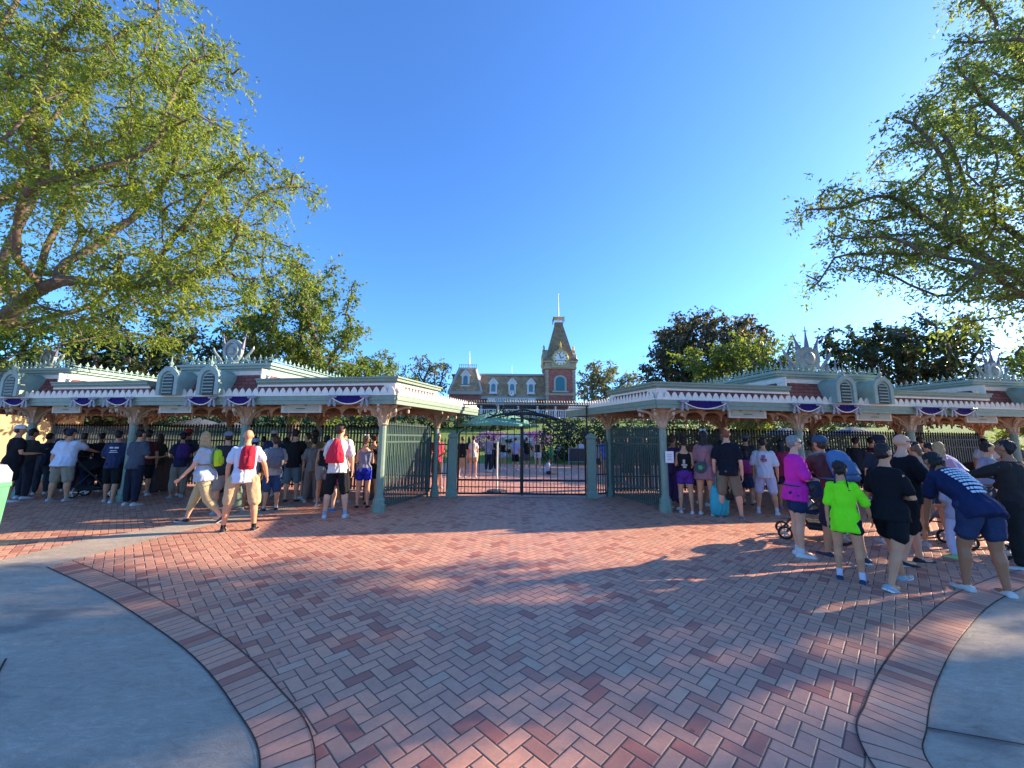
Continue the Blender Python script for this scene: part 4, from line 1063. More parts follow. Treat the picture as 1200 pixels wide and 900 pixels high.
tree('shade_tree', 'big backlit tree with dull green leaves spreading in from the right edge', 'tree', (14.2, 7.0, 0),
     [((11.9, 7.4, 7.7), (4.3, 3.0, 3.4)), ((7.3, 7.4, 5.9), (1.7, 1.5, 1.3)), ((10.4, 7.1, 4.6), (2.6, 1.7, .9)), ((13.6, 7.6, 11.2), (3.6, 2.8, 2.8)), ((8.8, 7.4, 7.8), (1.7, 1.6, 1.5)), ((8.7, 7.3, 6.5), (2.1, 1.8, 1.5)), ((9.3, 7.2, 4.9), (2.0, 1.4, .7))],
     2200, .28, .005, .20, .40, 80, .088, L_['olive'], 23, droop=.22, spread=.30, twig_max=4.5, per=13, sig=.36)
tree('shade_tree', 'leafy tree beyond the right edge that throws dappled shade over the pavers', 'tree', (24.5, 7.4, 0), [((23.5, 7.6, 8.5), (5.5, 4.0, 3.8)), ((20.5, 6.6, 6.0), (3, 2.5, 1.6))], 650, .42, .008, .35, .42, 24, .20, L_['olive'], 31, spread=.45, sig=.6)
tree('shade_tree', 'further leafy tree beyond the right edge shading the near pavers', 'tree', (17.0, 3.4, 0), [((16.8, 3.6, 7.4), (4.4, 3.2, 3.2))], 420, .40, .008, .3, .42, 22, .20, L_['olive'], 37, spread=.45, sig=.6)
mid = 'trees standing behind the entrance canopies'
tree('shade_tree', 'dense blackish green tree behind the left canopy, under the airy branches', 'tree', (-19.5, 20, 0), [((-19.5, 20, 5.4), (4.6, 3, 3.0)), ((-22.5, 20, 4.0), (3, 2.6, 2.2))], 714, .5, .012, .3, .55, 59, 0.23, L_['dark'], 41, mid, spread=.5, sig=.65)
tree('shade_tree', 'large sunlit yellow green tree rising behind the left cupola', 'tree', (-13.4, 24, 0), [((-13.4, 24, 7.2), (3.9, 3.2, 4.1)), ((-13.7, 24, 11.3), (2.8, 2.4, 2.0)), ((-16.6, 24, 7.8), (2.3, 2, 2.4)), ((-10.8, 23.6, 4.8), (2, 2, 1.9))], 1054, .45, .012, .35, .5, 55, 0.21, L_['mid'], 43, mid, spread=.45, sig=.6)
tree('shade_tree', 'small bright green tree between the large sunlit tree and the thin tree', 'tree', (-13.2, 38, 2.5), [((-13.0, 38, 7.9), (2.3, 2, 2.3)), ((-15.6, 38, 7.0), (1.8, 2, 1.9))], 442, .5, .012, .2, .5, 41, 0.25, L_['mid'], 47, mid, spread=.5, sig=.65)
tree('shade_tree', 'thin open tree with grey green leaves left of the station', 'tree', (-9.9, 46.5, 4.0), [((-9.9, 46.5, 9.3), (3.1, 2.5, 2.6)), ((-12, 46.5, 7.6), (1.8, 2, 1.6))], 442, .55, .012, .25, .5, 20, 0.30, L_['grey'], 53, mid, spread=.5, sig=.65)
tree('shade_tree', 'pale airy tree right of the clock tower', 'tree', (11.6, 50, 4.0), [((11.4, 50, 9.0), (2.9, 2.6, 3.2)), ((15.3, 50, 8.3), (2.4, 2, 2.0))], 646, .55, .012, .3, .5, 34, 0.31, L_['grey'], 59, mid, spread=.5, sig=.65)
tree('shade_tree', 'tall bronze purple tree behind the green tree on the right', 'tree', (14.6, 29, 0), [((14.6, 29, 8.3), (3.9, 3, 3.7)), ((12.2, 29, 6.0), (1.7, 2, 2.9)), ((17.0, 29, 9.5), (2, 2, 1.8))], 952, .5, .012, .35, .55, 55, 0.27, L_['purple'], 61, mid, spread=.5, sig=.65)
tree('shade_tree', 'round bright green tree in front of the bronze purple one', 'tree', (14.6, 24, 0), [((14.4, 24, 5.4), (3.6, 2.8, 2.9)), ((16.8, 24, 6.2), (1.9, 2, 1.7))], 816, .45, .012, .3, .5, 55, 0.21, L_['mid'], 67, mid, spread=.45, sig=.6)
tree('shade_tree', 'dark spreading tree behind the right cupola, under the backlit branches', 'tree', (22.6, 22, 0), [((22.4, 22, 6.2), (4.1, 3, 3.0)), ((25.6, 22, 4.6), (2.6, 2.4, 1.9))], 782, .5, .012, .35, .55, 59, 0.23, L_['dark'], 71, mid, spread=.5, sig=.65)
tree('shade_tree', 'dull green tree at the right edge behind the last cupola', 'tree', (28.8, 21, 0), [((28.6, 21, 4.4), (3.4, 2.6, 2.4))], 510, .5, .012, .3, .5, 50, 0.23, L_['olive'], 73, mid, spread=.5, sig=.65)
tree('shade_tree', 'dark tree at the far left behind the cut off cupola', 'tree', (-28, 19, 0), [((-28, 19, 5.2), (4.0, 2.8, 3.0))], 544, .5, .012, .3, .5, 50, 0.25, L_['olive'], 79, mid, spread=.5, sig=.65)
# ------------------------------------------------------------------ people
def remesh_build(mb, name, m, voxel, parent, smooth_it=2, loc=None, vs=None):
    """closes the overlapping shapes of mb into one continuous surface"""
    me = bpy.data.meshes.new(name); me.from_pydata([tuple(v) for v in mb.v], [], mb.f)
    bm = bmesh.new(); bm.from_mesh(me); bmesh.ops.recalc_face_normals(bm, faces=bm.faces); bm.to_mesh(me); bm.free()
    o = bpy.data.objects.new(name, me); C.objects.link(o)
    r = o.modifiers.new('r', 'REMESH'); r.mode = 'VOXEL'; r.voxel_size = voxel; r.use_smooth_shade = True
    if smooth_it:
        s = o.modifiers.new('s', 'SMOOTH'); s.iterations = smooth_it; s.factor = .5
    dg = bpy.context.evaluated_depsgraph_get()
    me2 = bpy.data.meshes.new_from_object(o.evaluated_get(dg)); me2.name = name
    o.modifiers.clear(); o.data = me2; bpy.data.meshes.remove(me)
    me2.materials.clear(); me2.materials.append(m)
    if me2.polygons: me2.polygons.foreach_set('use_smooth', [True]*len(me2.polygons))
    if parent is not None: o.parent = parent
    return o

def _field(co, freq, seed, n=7):
    """smooth pseudo-random field: a handful of crossed sine waves"""
    r = np.random.default_rng(seed); out = np.zeros(len(co))
    for k in range(n):
        d = r.normal(size=3)*np.array(freq)*(.7+.7*r.random()); out += np.sin(co @ d + r.random()*6.28)
    return out/math.sqrt(n/2)/2
def displace(o, f):
    me = o.data; n = len(me.vertices); co = np.empty(n*3); nr = np.empty(n*3)
    me.vertices.foreach_get('co', co); me.vertex_normals.foreach_get('vector', nr)
    co = co.reshape(-1, 3); nr = nr.reshape(-1, 3)
    me.vertices.foreach_set('co', (co + nr*f(co)[:, None]).ravel()); me.update(); return o
def drape(o, amp, seed):
    """loose folds: the cloth swells and creases outwards"""
    return displace(o, lambda co: amp*(.95 + _field(co, (11, 11, 6), seed)*.9 - np.abs(_field(co, (24, 24, 14), seed+1))*.9))
def ruffle(o, amp, seed):
    return displace(o, lambda co: amp*(_field(co, (34, 34, 26), seed)*.45 + _field(co, (120, 120, 35), seed+1)*.55))

def loft(mb, frames, n=14):
    """frames: list of (centre, right, fwd, rx, ry): closed loft of ellipses"""
    V = []; F = []
    for c, r, f, rx, ry in frames:
        for k in range(n):
            a = 2*math.pi*k/n; V.append(c + r*(rx*math.cos(a)) + f*(ry*math.sin(a)))
    m = len(frames)
    for i in range(m-1):
        for k in range(n): F.append((i*n+k, i*n+(k+1) % n, (i+1)*n+(k+1) % n, (i+1)*n+k))
    F.append(tuple(range(n))[::-1]); F.append(tuple(range((m-1)*n, m*n)))
    mb.add(V, F)
def limb(mb, pts, rad, n=10):
    """tapered limb with rounded ends"""
    P = [Vector(p) for p in pts]
    d0 = (P[0]-P[1]).normalized(); d1 = (P[-1]-P[-2]).normalized()
    P2 = [P[0]+d0*rad[0]*.6] + P + [P[-1]+d1*rad[-1]*.6]; r2 = [rad[0]*.6] + list(rad) + [rad[-1]*.6]
    mb.tube(P2, r2, n)

ARMS = {  # upper arm direction, forearm direction in the torso frame (x outward, y forward, z up)
 'down': ((.16, -.04, -1), (.04, .16, -1)), 'relaxed': ((.22, -.08, -1), (.02, .30, -1)), 'fwd': ((.16, .12, -1), (-.18, 1, .05)), 'phone': ((.18, .15, -1), (-.45, .8, .55)),
 'folded': ((.28, .22, -.95), (-1, .55, .12)), 'swingf': ((.14, .42, -.9), (0, .75, -.75)), 'swingb': ((.18, -.45, -.9), (.1, -.15, -1)),
 'up': ((.55, .35, .25), (-.75, .1, .8)), 'reach': ((.12, .85, -.35), (0, 1, -.15)), 'strap': ((.22, .1, -1), (-.35, .6, .9)), 'hip': ((.55, -.2, -.85), (-.7, .25, -.6)),
 'pocket': ((.25, -.12, -1), (-.08, .25, -1)), 'out': ((.35, .25, -.85), (.12, .55, -.85)), 'hang': ((.05, .35, -1), (0, .25, -1)), 'hold': ((.2, .4, -.85), (-.5, .85, .1)),
}
STANCE = { # (hip flex, knee bend, abduction, foot pitch) for left and right leg
 'stand': ((2, 3, 3, 0), (0, 2, 3, 0)), 'wide': ((3, 4, 8, 0), (0, 2, 8, 0)), 'shift': ((8, 14, 5, 0), (-2, 0, 1, 0)), 'walk': ((24, 6, 2, -8), (-16, 12, 2, 22)), 'walkr': ((-16, 12, 2, 22), (24, 6, 2, -8)),
 'stride': ((-20, 18, 5, 35), (24, 8, 4, -6)), 'step': ((14, 10, 3, 0), (-10, 6, 3, 8)), 'close': ((1, 2, 0, 0), (-1, 2, 0, 0)), 'sit': ((88, 12, 8, 0), (82, 6, 6, 0)), 'squat': ((95, 120, 10, 0), (85, 110, 8, 0)), 'bend': ((14, 14, 5, 0), (6, 10, 5, 0)),
}
BUILD = {'m': dict(sh=.112, sw=1.0, hip=.92, waist=1.0, chest=1.0, limb=1.0), 'f': dict(sh=.094, sw=.88, hip=1.06, waist=.84, chest=.92, limb=.92), 'k': dict(sh=.10, sw=.95, hip=.90, waist=.98, chest=.92, limb=.90)}
PEOPLE = {}
MATS_HAIR = {'black': (.014, .011, .010), 'brown': (.06, .032, .018), 'lbrown': (.15, .09, .05), 'blonde': (.42, .27, .12), 'grey': (.24, .225, .21), 'white': (.55, .55, .53), 'red': (.20, .07, .03)}
class Person: pass

def person(key, label, foot=None, head=None, H=None, hd=0, sex='m', girth=1.0, stance='stand', lean=2, turn=0, nod=0, armL='down', armR='down', tone='tan',
           hair='short', haircol='brown', top=(.5, .5, .5), sleeve=.55, topkind='tee', bottom=(.1, .1, .1), leglen=.85, botkind='shorts', shoe=(.6, .6, .6), sole=True, sock=None,
           hat=None, hatcol=(.1, .1, .1), group=None, at=None, face=False, glasses=False, seat=None, tophem=0.0, detail=None, spread=0):
    p = at if at is not None else gnd(*foot)
    dist = math.hypot(p.x, p.y); hd = hd + math.degrees(math.atan2(p.x, p.y))      # headings are given as seen from the visitor's side
    if H is None:
        # stature from where the crown of the head stands above this ground point
        zt = atY(head[0], head[1], p.y).z; H = max(.75, zt)
    vx = detail or (max(.0075, dist*.0014) if dist < 9.5 else max(.0135, dist*.0016))
    B = BUILD[sex]; girth = 1+(girth-1)*.7; g = girth; P = Person(); P.H = H; lm = B['limb']*(.6+.4*g)
    X, Y, Zu = Vector((1, 0, 0)), Vector((0, 1, 0)), Vector((0, 0, 1))
    Ls = STANCE[stance]
    TH, SH, AN = .245*H, .235*H, .042*H
    def legdirs(a, k, ab, sx):
        a = R(a); k = R(k); ab = R(ab)
        t = Vector((sx*math.sin(ab), math.sin(a)*math.cos(ab), -math.cos(a)*math.cos(ab)))
        b_ = a-k; s = Vector((sx*math.sin(ab)*.6, math.sin(b_), -math.cos(b_))).normalized()
        return t, s
    dirs = [legdirs(*Ls[0][:3], -1), legdirs(*Ls[1][:3], 1)]
    pz = max(-(t.z*TH + s.z*SH) for t, s in dirs) + AN if stance not in ('sit',) else .09*H
    if seat is not None: pz = seat
    pel = Vector((0, 0, pz))
    hipw = .050*H*(1+.25*(g-1))*(1+spread)
    legs = []
    for i, sx in ((0, -1), (1, 1)):
        h = pel + Vector((sx*hipw, 0, -.01*H)); k = h + dirs[i][0]*TH; a = k + dirs[i][1]*SH
        legs.append((h, k, a))
    la = R(lean); t1 = Vector((0, math.sin(la*.7), math.cos(la*.7))); t2 = Vector((0, math.sin(la*1.12), math.cos(la*1.12)))
    def spine(t):
        t = t*H
        return pel + t1*t if t < .12*H else pel + t1*.12*H + t2*(t-.12*H)
    def fr(t): 
        d = t1 if t < .06 else t2 if t > .16 else (t1*(1-(t-.06)/.1)+t2*((t-.06)/.1)).normalized()
        return X.cross(d)*-1 if False else d.cross(X)
    # torso rings: height along spine, half width, half depth, forward shift
    w = B; belly = (g-1)
    rings = [(-.055, .045, .050, 0), (-.03, .078*w['hip'], .064, -.004), (.0, .088*w['hip'], .070, -.006), (.045, .086*w['hip'], .064, 0), (.095, .076*w['waist'], .055, .004), (.15, .082*w['chest'], .058, .004),
             (.21, .094*w['chest'], .066, .006 if sex == 'm' else .012), (.265, .094*w['sw'], .058, .002), (.298, .074*w['sw'], .046, -.004), (.318, .042, .036, -.006), (.345, .030, .032, -.002)]
    gx = lambda t: 1 + belly*(1.0 if .0 <= t <= .16 else .65)
    def tor(extra, t0=-9, t1_=9, hemx=0.0, sel=None):
        out = []
        for t, rx, ry, sh in rings:
            if t < t0 or t > t1_: continue
            f = fr(t); out.append((spine(t)+f*(sh*H + belly*.03*H*(1 if .02 < t < .18 else 0)), X, f, rx*H*gx(t)+extra, ry*H*gx(t)*(1+belly*.25)+extra))
        return out
    # arms
    sline = spine(.288); f2 = fr(.3)
    arms = []
    for nm, sx in ((armL, -1), (armR, 1)):
        e, hnd = ARMS[nm] if isinstance(nm, str) else nm
        def tw(v):
            v = Vector(v); 
            if nm == 'hang': return (X*(sx*v.x) + Y*v.y + Zu*v.z).normalized()
            return (X*(sx*v.x) + f2*v.y + t2*v.z).normalized()
        s = sline + X*(sx*(B['sh']-.012)*H*(1+belly*.45)) - t2*.012*H
        el = s + tw(e)*.172*H; wr = el + tw(hnd)*.150*H
        arms.append((s, el, wr, tw(hnd), sx))
    # neck and head
    nb = spine(.325); ta = R(lean*.35 + nod); nd = Vector((0, math.sin(ta), math.cos(ta)))
    if lean > 25: nd = Vector((0, math.sin(R(lean*.8+nod)), math.cos(R(lean*.8+nod))))
    hc = nb + nd*.098*H + nd.cross(X)*.008*H
    tq = Matrix.Rotation(-R(turn), 3, nd)
    hr = tq @ X; hf = tq @ (nd.cross(X)*1.0)
    hs = .95 if H > 1.4 else 1.0 + (1.4-H)*.32
    hs *= H
    def HP(a, b, c): return hc + hr*(a*hs) + hf*(b*hs) + nd*(c*hs)
    Rm = Matrix((hr, hf, nd)).transposed()
    # ---- body surface
    mb = MB()
    loft(mb, tor(0))
    for (h, k, a), ls in zip(legs, Ls):
        calf = k + (a-k)*.28 + (k-a).cross(X).normalized()*(-.008*H)
        limb(mb, [h, h+(k-h)*.45, k, calf, k+(a-k)*.62, a], [.056*H*lm*(1.1 if sex == 'f' else 1), .049*H*lm, .034*H*lm, .0345*H*lm, .025*H*lm, .0185*H*lm])
        mb.sphere(a + Vector((0, .03*H, -.018*H)), (.024*H, .055*H, .02*H), 10, 6)
    for s, el, wr, hd_, sx in arms:
        limb(mb, [s, s+(el-s)*.4, el, el+(wr-el)*.3, wr], [.030*H*lm, .0265*H*lm, .021*H*lm, .0215*H*lm, .0145*H*lm])
        # hand: palm, four fingers of different length, thumb
        side = hd_.cross(Vector((0, 0, 1))); side = side.normalized() if side.length > .2 else X*sx
        nrm = side.cross(hd_).normalized()
        if abs(hd_.z) > .75: side, nrm = f2, X*sx     # hanging hand: palm faces the thigh
        hs_ = H/1.75
        pc = wr + hd_*.045*hs_
        Mh = Matrix((side, nrm, hd_)).transposed()
        mb.sphere(pc, (.036*hs_, .016*hs_, .052*hs_), 10, 8, rot=Mh)
        curl = -nrm if nrm.dot(X*sx) > 0 else nrm
        for q, (o_, L) in enumerate(((-.03, .062), (-.010, .074), (.011, .070), (.031, .054))):
            b0 = wr + hd_*.075*hs_ + side*(o_*hs_); b1 = b0 + (hd_*.92 + side*o_*5 + curl*.25).normalized()*L*.55*hs_; b2 = b1 + (hd_*.75 + curl*.6).normalized()*L*.5*hs_
            limb(mb, [wr + hd_*.05*hs_ + side*(o_*.8*hs_), b0, b1, b2], [.0085*hs_, .0092*hs_, .0085*hs_, .0072*hs_], 6)
        th = wr + hd_*.03*hs_ + side*(.03*hs_)
        limb(mb, [th, th + (hd_*.6+side*.8).normalized()*.035*hs_, th + (hd_*.6+side*.8).normalized()*.035*hs_ + (hd_+side*.2+curl*.3).normalized()*.03*hs_], [.012*hs_, .0105*hs_, .0085*hs_], 6)
    limb(mb, [nb - nd*.02*H, nb+nd*.03*H, hc - nd*.02*H], [.034*H*(.9+.1*g), .029*H*(.9+.1*g), .029*H])
    mb.sphere(HP(0, -.004, .012), (.0445*hs, .0555*hs, .053*hs), 16, 12, rot=Rm)
    mb.sphere(HP(0, .012, -.028), (.034*hs, .040*hs, .036*hs), 14, 10, rot=Rm)
    mb.sphere(HP(0, .030, -.050), (.018*hs, .017*hs, .013*hs), 8, 6, rot=Rm)
    mb.tube([HP(0, .050, .014), HP(0, .060, -.006), HP(0, .060, -.014)], [.006*hs, .009*hs, .011*hs], 8)
    mb.tube([HP(-.014, .048, -.031), HP(0, .054, -.030), HP(.014, .048, -.031)], [.004*hs, .0065*hs, .004*hs], 6)
    for sx in (-1, 1): mb.sphere(HP(sx*.046, -.006, -.004), (.008*hs, .014*hs, .019*hs), 8, 6, rot=Rm); mb.sphere(HP(sx*.018, .043, .018), (.014*hs, .008*hs, .006*hs), 8, 5, rot=Rm)
    body = remesh_build(mb, 'person', skin(tone), vx, None, 2)
    tag(body, label, 'person', group)
    rotz = -R(hd); body.rotation_euler = (0, 0, rotz); body.location = (p.x, p.y, 0)
    # ---- upper garment
    cvx = max(vx*1.15, .011); e = .0105*H
    tm = cloth(top); mb = MB()
    if topkind == 'tank':
        fr_ = tor(e*.8, -.03-tophem, .268); loft(mb, fr_)
        for sx in (-1, 1):
            q = sline + X*(sx*.052*H); limb(mb, [q - t2*.06*H + f2*.05*H, q + t2*.02*H, q - t2*.06*H - f2*.05*H], [.018*H]*3)
    else:
        fr_ = [(c, a, f, max(rx, (.094 if sex != 'k' else .101)*w['hip']*H*gx(0)+e*.8) if t_ < .05 and lean < 20 else rx, max(ry, .074*H*gx(0)*(1+belly*.25)+e*.8) if t_ < .05 and lean < 20 else ry) for (c, a, f, rx, ry), t_ in zip(tor(e, -.03-tophem, .30), [q[0] for q in rings if q[0] >= -.03-tophem])]
        c, rr_, ff_, rx, ry = fr_[0]; fr_[0] = (c - t1*(.015+tophem)*H, rr_, ff_, rx+.008*H, ry+.008*H)
        loft(mb, fr_); loft(mb, [(spine(.30), X, f2, .068*H*gx(.3), .05*H), (spine(.322), X, f2, .040*H, .042*H)])
        for s, el, wr, hd_, sx in arms:
            if sleeve <= 1: mb.sphere(s - X*(sx*.012*H) + t2*.002*H, .0405*H*max(.95, lm), 10, 8); q = s + (el-s)*sleeve; limb(mb, [s - X*(sx*.02*H), s+(el-s)*.3, q], [.039*H*lm, .038*H*lm, .037*H*lm+.004])
            else: mb.sphere(s - X*(sx*.012*H), .043*H*max(1, lm), 10, 8); q = el + (wr-el)*(sleeve-1); limb(mb, [s - X*(sx*.02*H), s+(el-s)*.4, el, q], [.040*H*lm, .037*H*lm, .034*H*lm, .027*H*lm])
    drape(remesh_build(mb, {'tee': 'shirt', 'tank': 'tank_top', 'jacket': 'jacket'}[topkind], tm, cvx, body, 2), (.009 if topkind != 'tank' else .004)*H/1.7, sum(map(ord, key)))
    # ---- lower garment
    mb = MB(); bmat = cloth(bottom)
    fr_ = tor(e*.75, -.06, .075); loft(mb, fr_)
    if botkind == 'skirt':
        zt = spine(.05); L = leglen*TH
        loft(mb, [(zt, X, Y, .088*H*gx(0), .07*H*gx(0)), (pel - Zu*.05*H, X, Y, .105*H*gx(0), .09*H*gx(0)), (pel - Zu*(.01*H+L), X, Y, .125*H*gx(0), .11*H*gx(0))])
    else:
        fl = .010*H if leglen <= 1 else .004*H
        for (h, k, a) in legs:
            if leglen <= 1: q = h+(k-h)*leglen; limb(mb, [h, h+(k-h)*min(.45, leglen*.6), q], [.060*H*lm*(1.1 if sex == 'f' else 1), .056*H*lm, (.056-.016*leglen)*H*lm+fl])
            else: q = k+(a-k)*(leglen-1); limb(mb, [h, h+(k-h)*.45, k, k+(q-k)*.5, q], [.060*H*lm, .055*H*lm, .047*H*lm, .044*H*lm, .034*H*lm])
    drape(remesh_build(mb, {'shorts': 'shorts' if leglen <= 1 else 'trousers', 'skirt': 'skirt'}[botkind], bmat, cvx, body, 2), .010*H/1.7, sum(map(ord, key))+3)
    # ---- socks and shoes
    for i, ((h, k, a), ls) in enumerate(zip(legs, Ls)):
        sd = k-a; sd.normalize(); pitch = ls[3]
        b_ = ls[0]-ls[1]
        if stance in ('sit',): fwd = Vector((0, math.sin(R(80)), math.cos(R(80)))); fwd = Vector((0, .25, .97))
        else: pr = R(pitch); fwd = Vector((0, math.cos(pr), -math.sin(pr)))
        out = (-1 if i == 0 else 1); fwd = Matrix.Rotation(-R(out*7), 3, 'Z') @ fwd
        r_ = fwd.cross(Zu).normalized() if abs(fwd.z) < .9 else X; up = r_.cross(fwd)
        if sock:
            mb = MB(); mb.tube([a + sd*.06*H*sock[3], a, a - sd*.01*H], [.0225*H, .021*H, .022*H], 10); mb.build('sock', cloth(sock[:3]), None, smooth=True).parent = body
        c = a - up*(AN*.5)
        mb = MB(); sz = .60*AN
        prof = [(-.042, .018, .5), (-.034, .023, .9), (-.01, .024, 1.05), (.03, .027, .8), (.065, .029, .62), (.092, .024, .5), (.106, .012, .38)]
        V = []; n = 12
        for y, hw, hh in prof:
            for q in range(n):
                an = 2*math.pi*q/n; V.append(c + fwd*(y*H) + r_*(hw*H*math.cos(an)) + up*((hh*sz)*math.sin(an) + (hh-1)*sz*.72))
        F = [tuple(range(n))[::-1], tuple(range((len(prof)-1)*n, len(prof)*n))]
        for j in range(len(prof)-1):
            for q in range(n): F.append((j*n+q, j*n+(q+1) % n, (j+1)*n+(q+1) % n, (j+1)*n+q))
        mb.add(V, F); so_ = mb.build('shoe', mat('shoe_%d_%d_%d' % tuple(int(x*255) for x in shoe), shoe, .55, var=.1), None, smooth=True); so_.parent = body
        if sole:
            mb = MB(); ol = [(-.046, 0), (-.04, .02), (-.01, .023), (.03, .027), (.07, .031), (.095, .024), (.109, .008), (.109, -.008), (.095, -.024), (.07, -.029), (.03, -.025), (-.01, -.023), (-.04, -.02)]
            mb.prism([c + fwd*(y*H) + r_*(x*H) - up*(AN*.5) for y, x in ol], tuple(up*.011*H)); q = mb.build('sole', M_['sole'], None); q.parent = so_
    # ---- hair and hats
    hm = mat('hair_'+haircol, MATS_HAIR[haircol], .5, var=.25, scale=30, bump=.6, bscale=80)
    if hair != 'bald':
        mb = MB()
        if hat in ('cap', 'bucket'): mb.sphere(HP(0, -.014, .010), (.0485*hs, .052*hs, .040*hs), 14, 10, rot=Rm)
        else: mb.sphere(HP(0, -.014, .024), (.0495*hs, .056*hs, .052*hs), 14, 10, rot=Rm)
        if hair in ('short', 'pony', 'bun', 'braids'): mb.sphere(HP(0, -.026, -.005), (.044*hs, .040*hs, .042*hs), 12, 8, rot=Rm)
        if hair == 'long':
            dn = (Vector((0, -.15, -1))).normalized() if lean < 30 else Vector((0, .1, -1)).normalized()
            b0 = HP(0, -.030, .0)
            loft(mb, [(HP(0, -.028, .03), hr, hf, .046*hs, .035*hs), (b0 - nd*.03*H, hr, hf, .05*hs, .034*hs), (b0 - nd*.03*H + dn*.06*H, hr, hf, .053*hs, .028*hs), (b0 - nd*.03*H + dn*.115*H, hr, hf, .046*hs, .022*hs), (b0 - nd*.03*H + dn*.145*H, hr, hf, .02*hs, .012*hs)])
        if hair == 'pony':
            q = HP(0, -.065, .02); limb(mb, [HP(0, -.05, .03), q, q + Vector((0, -.02*H, -.05*H)), q + Vector((.005*H, -.015*H, -.12*H)), q + Vector((0, 0, -.16*H))], [.014*hs, .019*hs, .021*hs, .016*hs, .006*hs])
        if hair == 'bun': mb.sphere(HP(0, -.060, .045), .026*hs, 10, 8)
        if hair == 'braids':
            for sx in (-1, 1):
                q = HP(sx*.034, -.045, -.02)
                for j in range(10): mb.sphere(q + Vector((sx*.0015*j*H, -.014*H - .002*H*math.sin(j), -.017*H*j)), .0115*H*(1-.04*j), 7, 5)
        if hair == 'curly':
            rn = random.Random(hash(key) % 1000 if False else sum(map(ord, key)))
            for j in range(46):
                v = Vector((rn.gauss(0, 1), rn.gauss(0, 1), rn.gauss(0, 1))).normalized()
                if v.y > .45 and v.z < .6: continue
                mb.sphere(HP(v.x*.054, v.y*.062-.012, v.z*.058+.014), .018*hs, 6, 5)
        ruffle(remesh_build(mb, 'hair', hm, max(.007, vx), body, 1), .010*hs*(.3 if hat in ('cap', 'bucket') else 1), sum(map(ord, key)))
    if hat == 'cap':
        mb = MB(); rr = [(.055, 0), (.056, .015), (.052, .034), (.038, .052), (.012, .060), (.004, .062)]
        V = []; n = 16
        for r_, z in rr:
            for q in range(n): a_ = 2*math.pi*q/n; V.append(HP(r_*math.cos(a_), r_*1.14*math.sin(a_)-.006, z+.020))
        F = [(i*n+q, i*n+(q+1) % n, (i+1)*n+(q+1) % n, (i+1)*n+q) for i in range(len(rr)-1) for q in range(n)] + [tuple(range((len(rr)-1)*n, len(rr)*n))]
        mb.add(V, F)
        bl = [HP(.046*math.cos(t), .036+.055*math.sin(t), .022-.006*math.sin(t)) for t in np.linspace(0, math.pi, 9)]
        mb.prism(bl, tuple(nd*.004*hs)); mb.build('cap', cloth(hatcol), None, smooth=True).parent = body
    if hat == 'bucket':
        mb = MB(); rr = [(.085, .008), (.062, .024), (.053, .028), (.050, .055), (.040, .064), (.004, .066)]; V = []; n = 16
        for r_, z in rr:
            for q in range(n): a_ = 2*math.pi*q/n; V.append(HP(r_*math.cos(a_), r_*1.1*math.sin(a_)-.004, z))
        F = [(i*n+q, i*n+(q+1) % n, (i+1)*n+(q+1) % n, (i+1)*n+q) for i in range(len(rr)-1) for q in range(n)] + [tuple(range((len(rr)-1)*n, len(rr)*n))]
        mb.add(V, F); mb.build('hat', cloth(hatcol), None, smooth=True).parent = body
    if hat == 'band':
        mb = MB(); mb.tube([HP(.052*math.cos(t), -.006, .022+.056*math.sin(t)) for t in np.linspace(0, math.pi, 12)], .006*hs, 6)
        for sx in (-1, 1): mb.sphere(HP(sx*.022, -.006, .086), (.020*hs, .008*hs, .016*hs), 8, 6, rot=Rm)
        mb.build('headband', cloth(hatcol), None, smooth=True).parent = body
    if glasses:
        mb = MB()
        for sx in (-1, 1):
            mb.sphere(HP(sx*.019, .049, .006), (.0165*hs, .006*hs, .012*hs), 10, 6, rot=Rm); mb.tube([HP(sx*.034, .044, .009), HP(sx*.046, .02, .008), HP(sx*.047, -.01, .006)], .0026*hs, 5)
        mb.tube([HP(-.01, .053, .009), HP(.01, .053, .009)], .003*hs, 5); mb.build('sunglasses', mat('black_lens', (.01, .01, .012), .12, spec=.7), None, smooth=True).parent = body
    elif face:
        for sx in (-1, 1):
            mb = MB(); mb.sphere(HP(sx*.018, .046, .006), .0065*hs, 8, 6); mb.build('eye', mat('eye_dark', (.03, .02, .015), .2), None, smooth=True).parent = body
    # ---- frames for what is worn or carried
    Rz = Matrix.Rotation(rotz, 3, 'Z'); o3 = Vector((p.x, p.y, 0))
    P.W = lambda v: Rz @ Vector(v) + o3
    P.D = lambda v: Rz @ Vector(v)
    P.back = lambda t, x=0, off=0: (spine(t) + X*(x*H) - fr(t)*((.066*gx(t))*H + .012*H + off))
    P.spine = spine; P.f2 = f2; P.t2 = t2; P.X = X; P.arms = arms; P.legs = legs; P.body = body; P.gx = gx; P.fr = fr; P.rings = rings; P.hip = pel
    P.HP = HP
    PEOPLE[key] = P
    return P

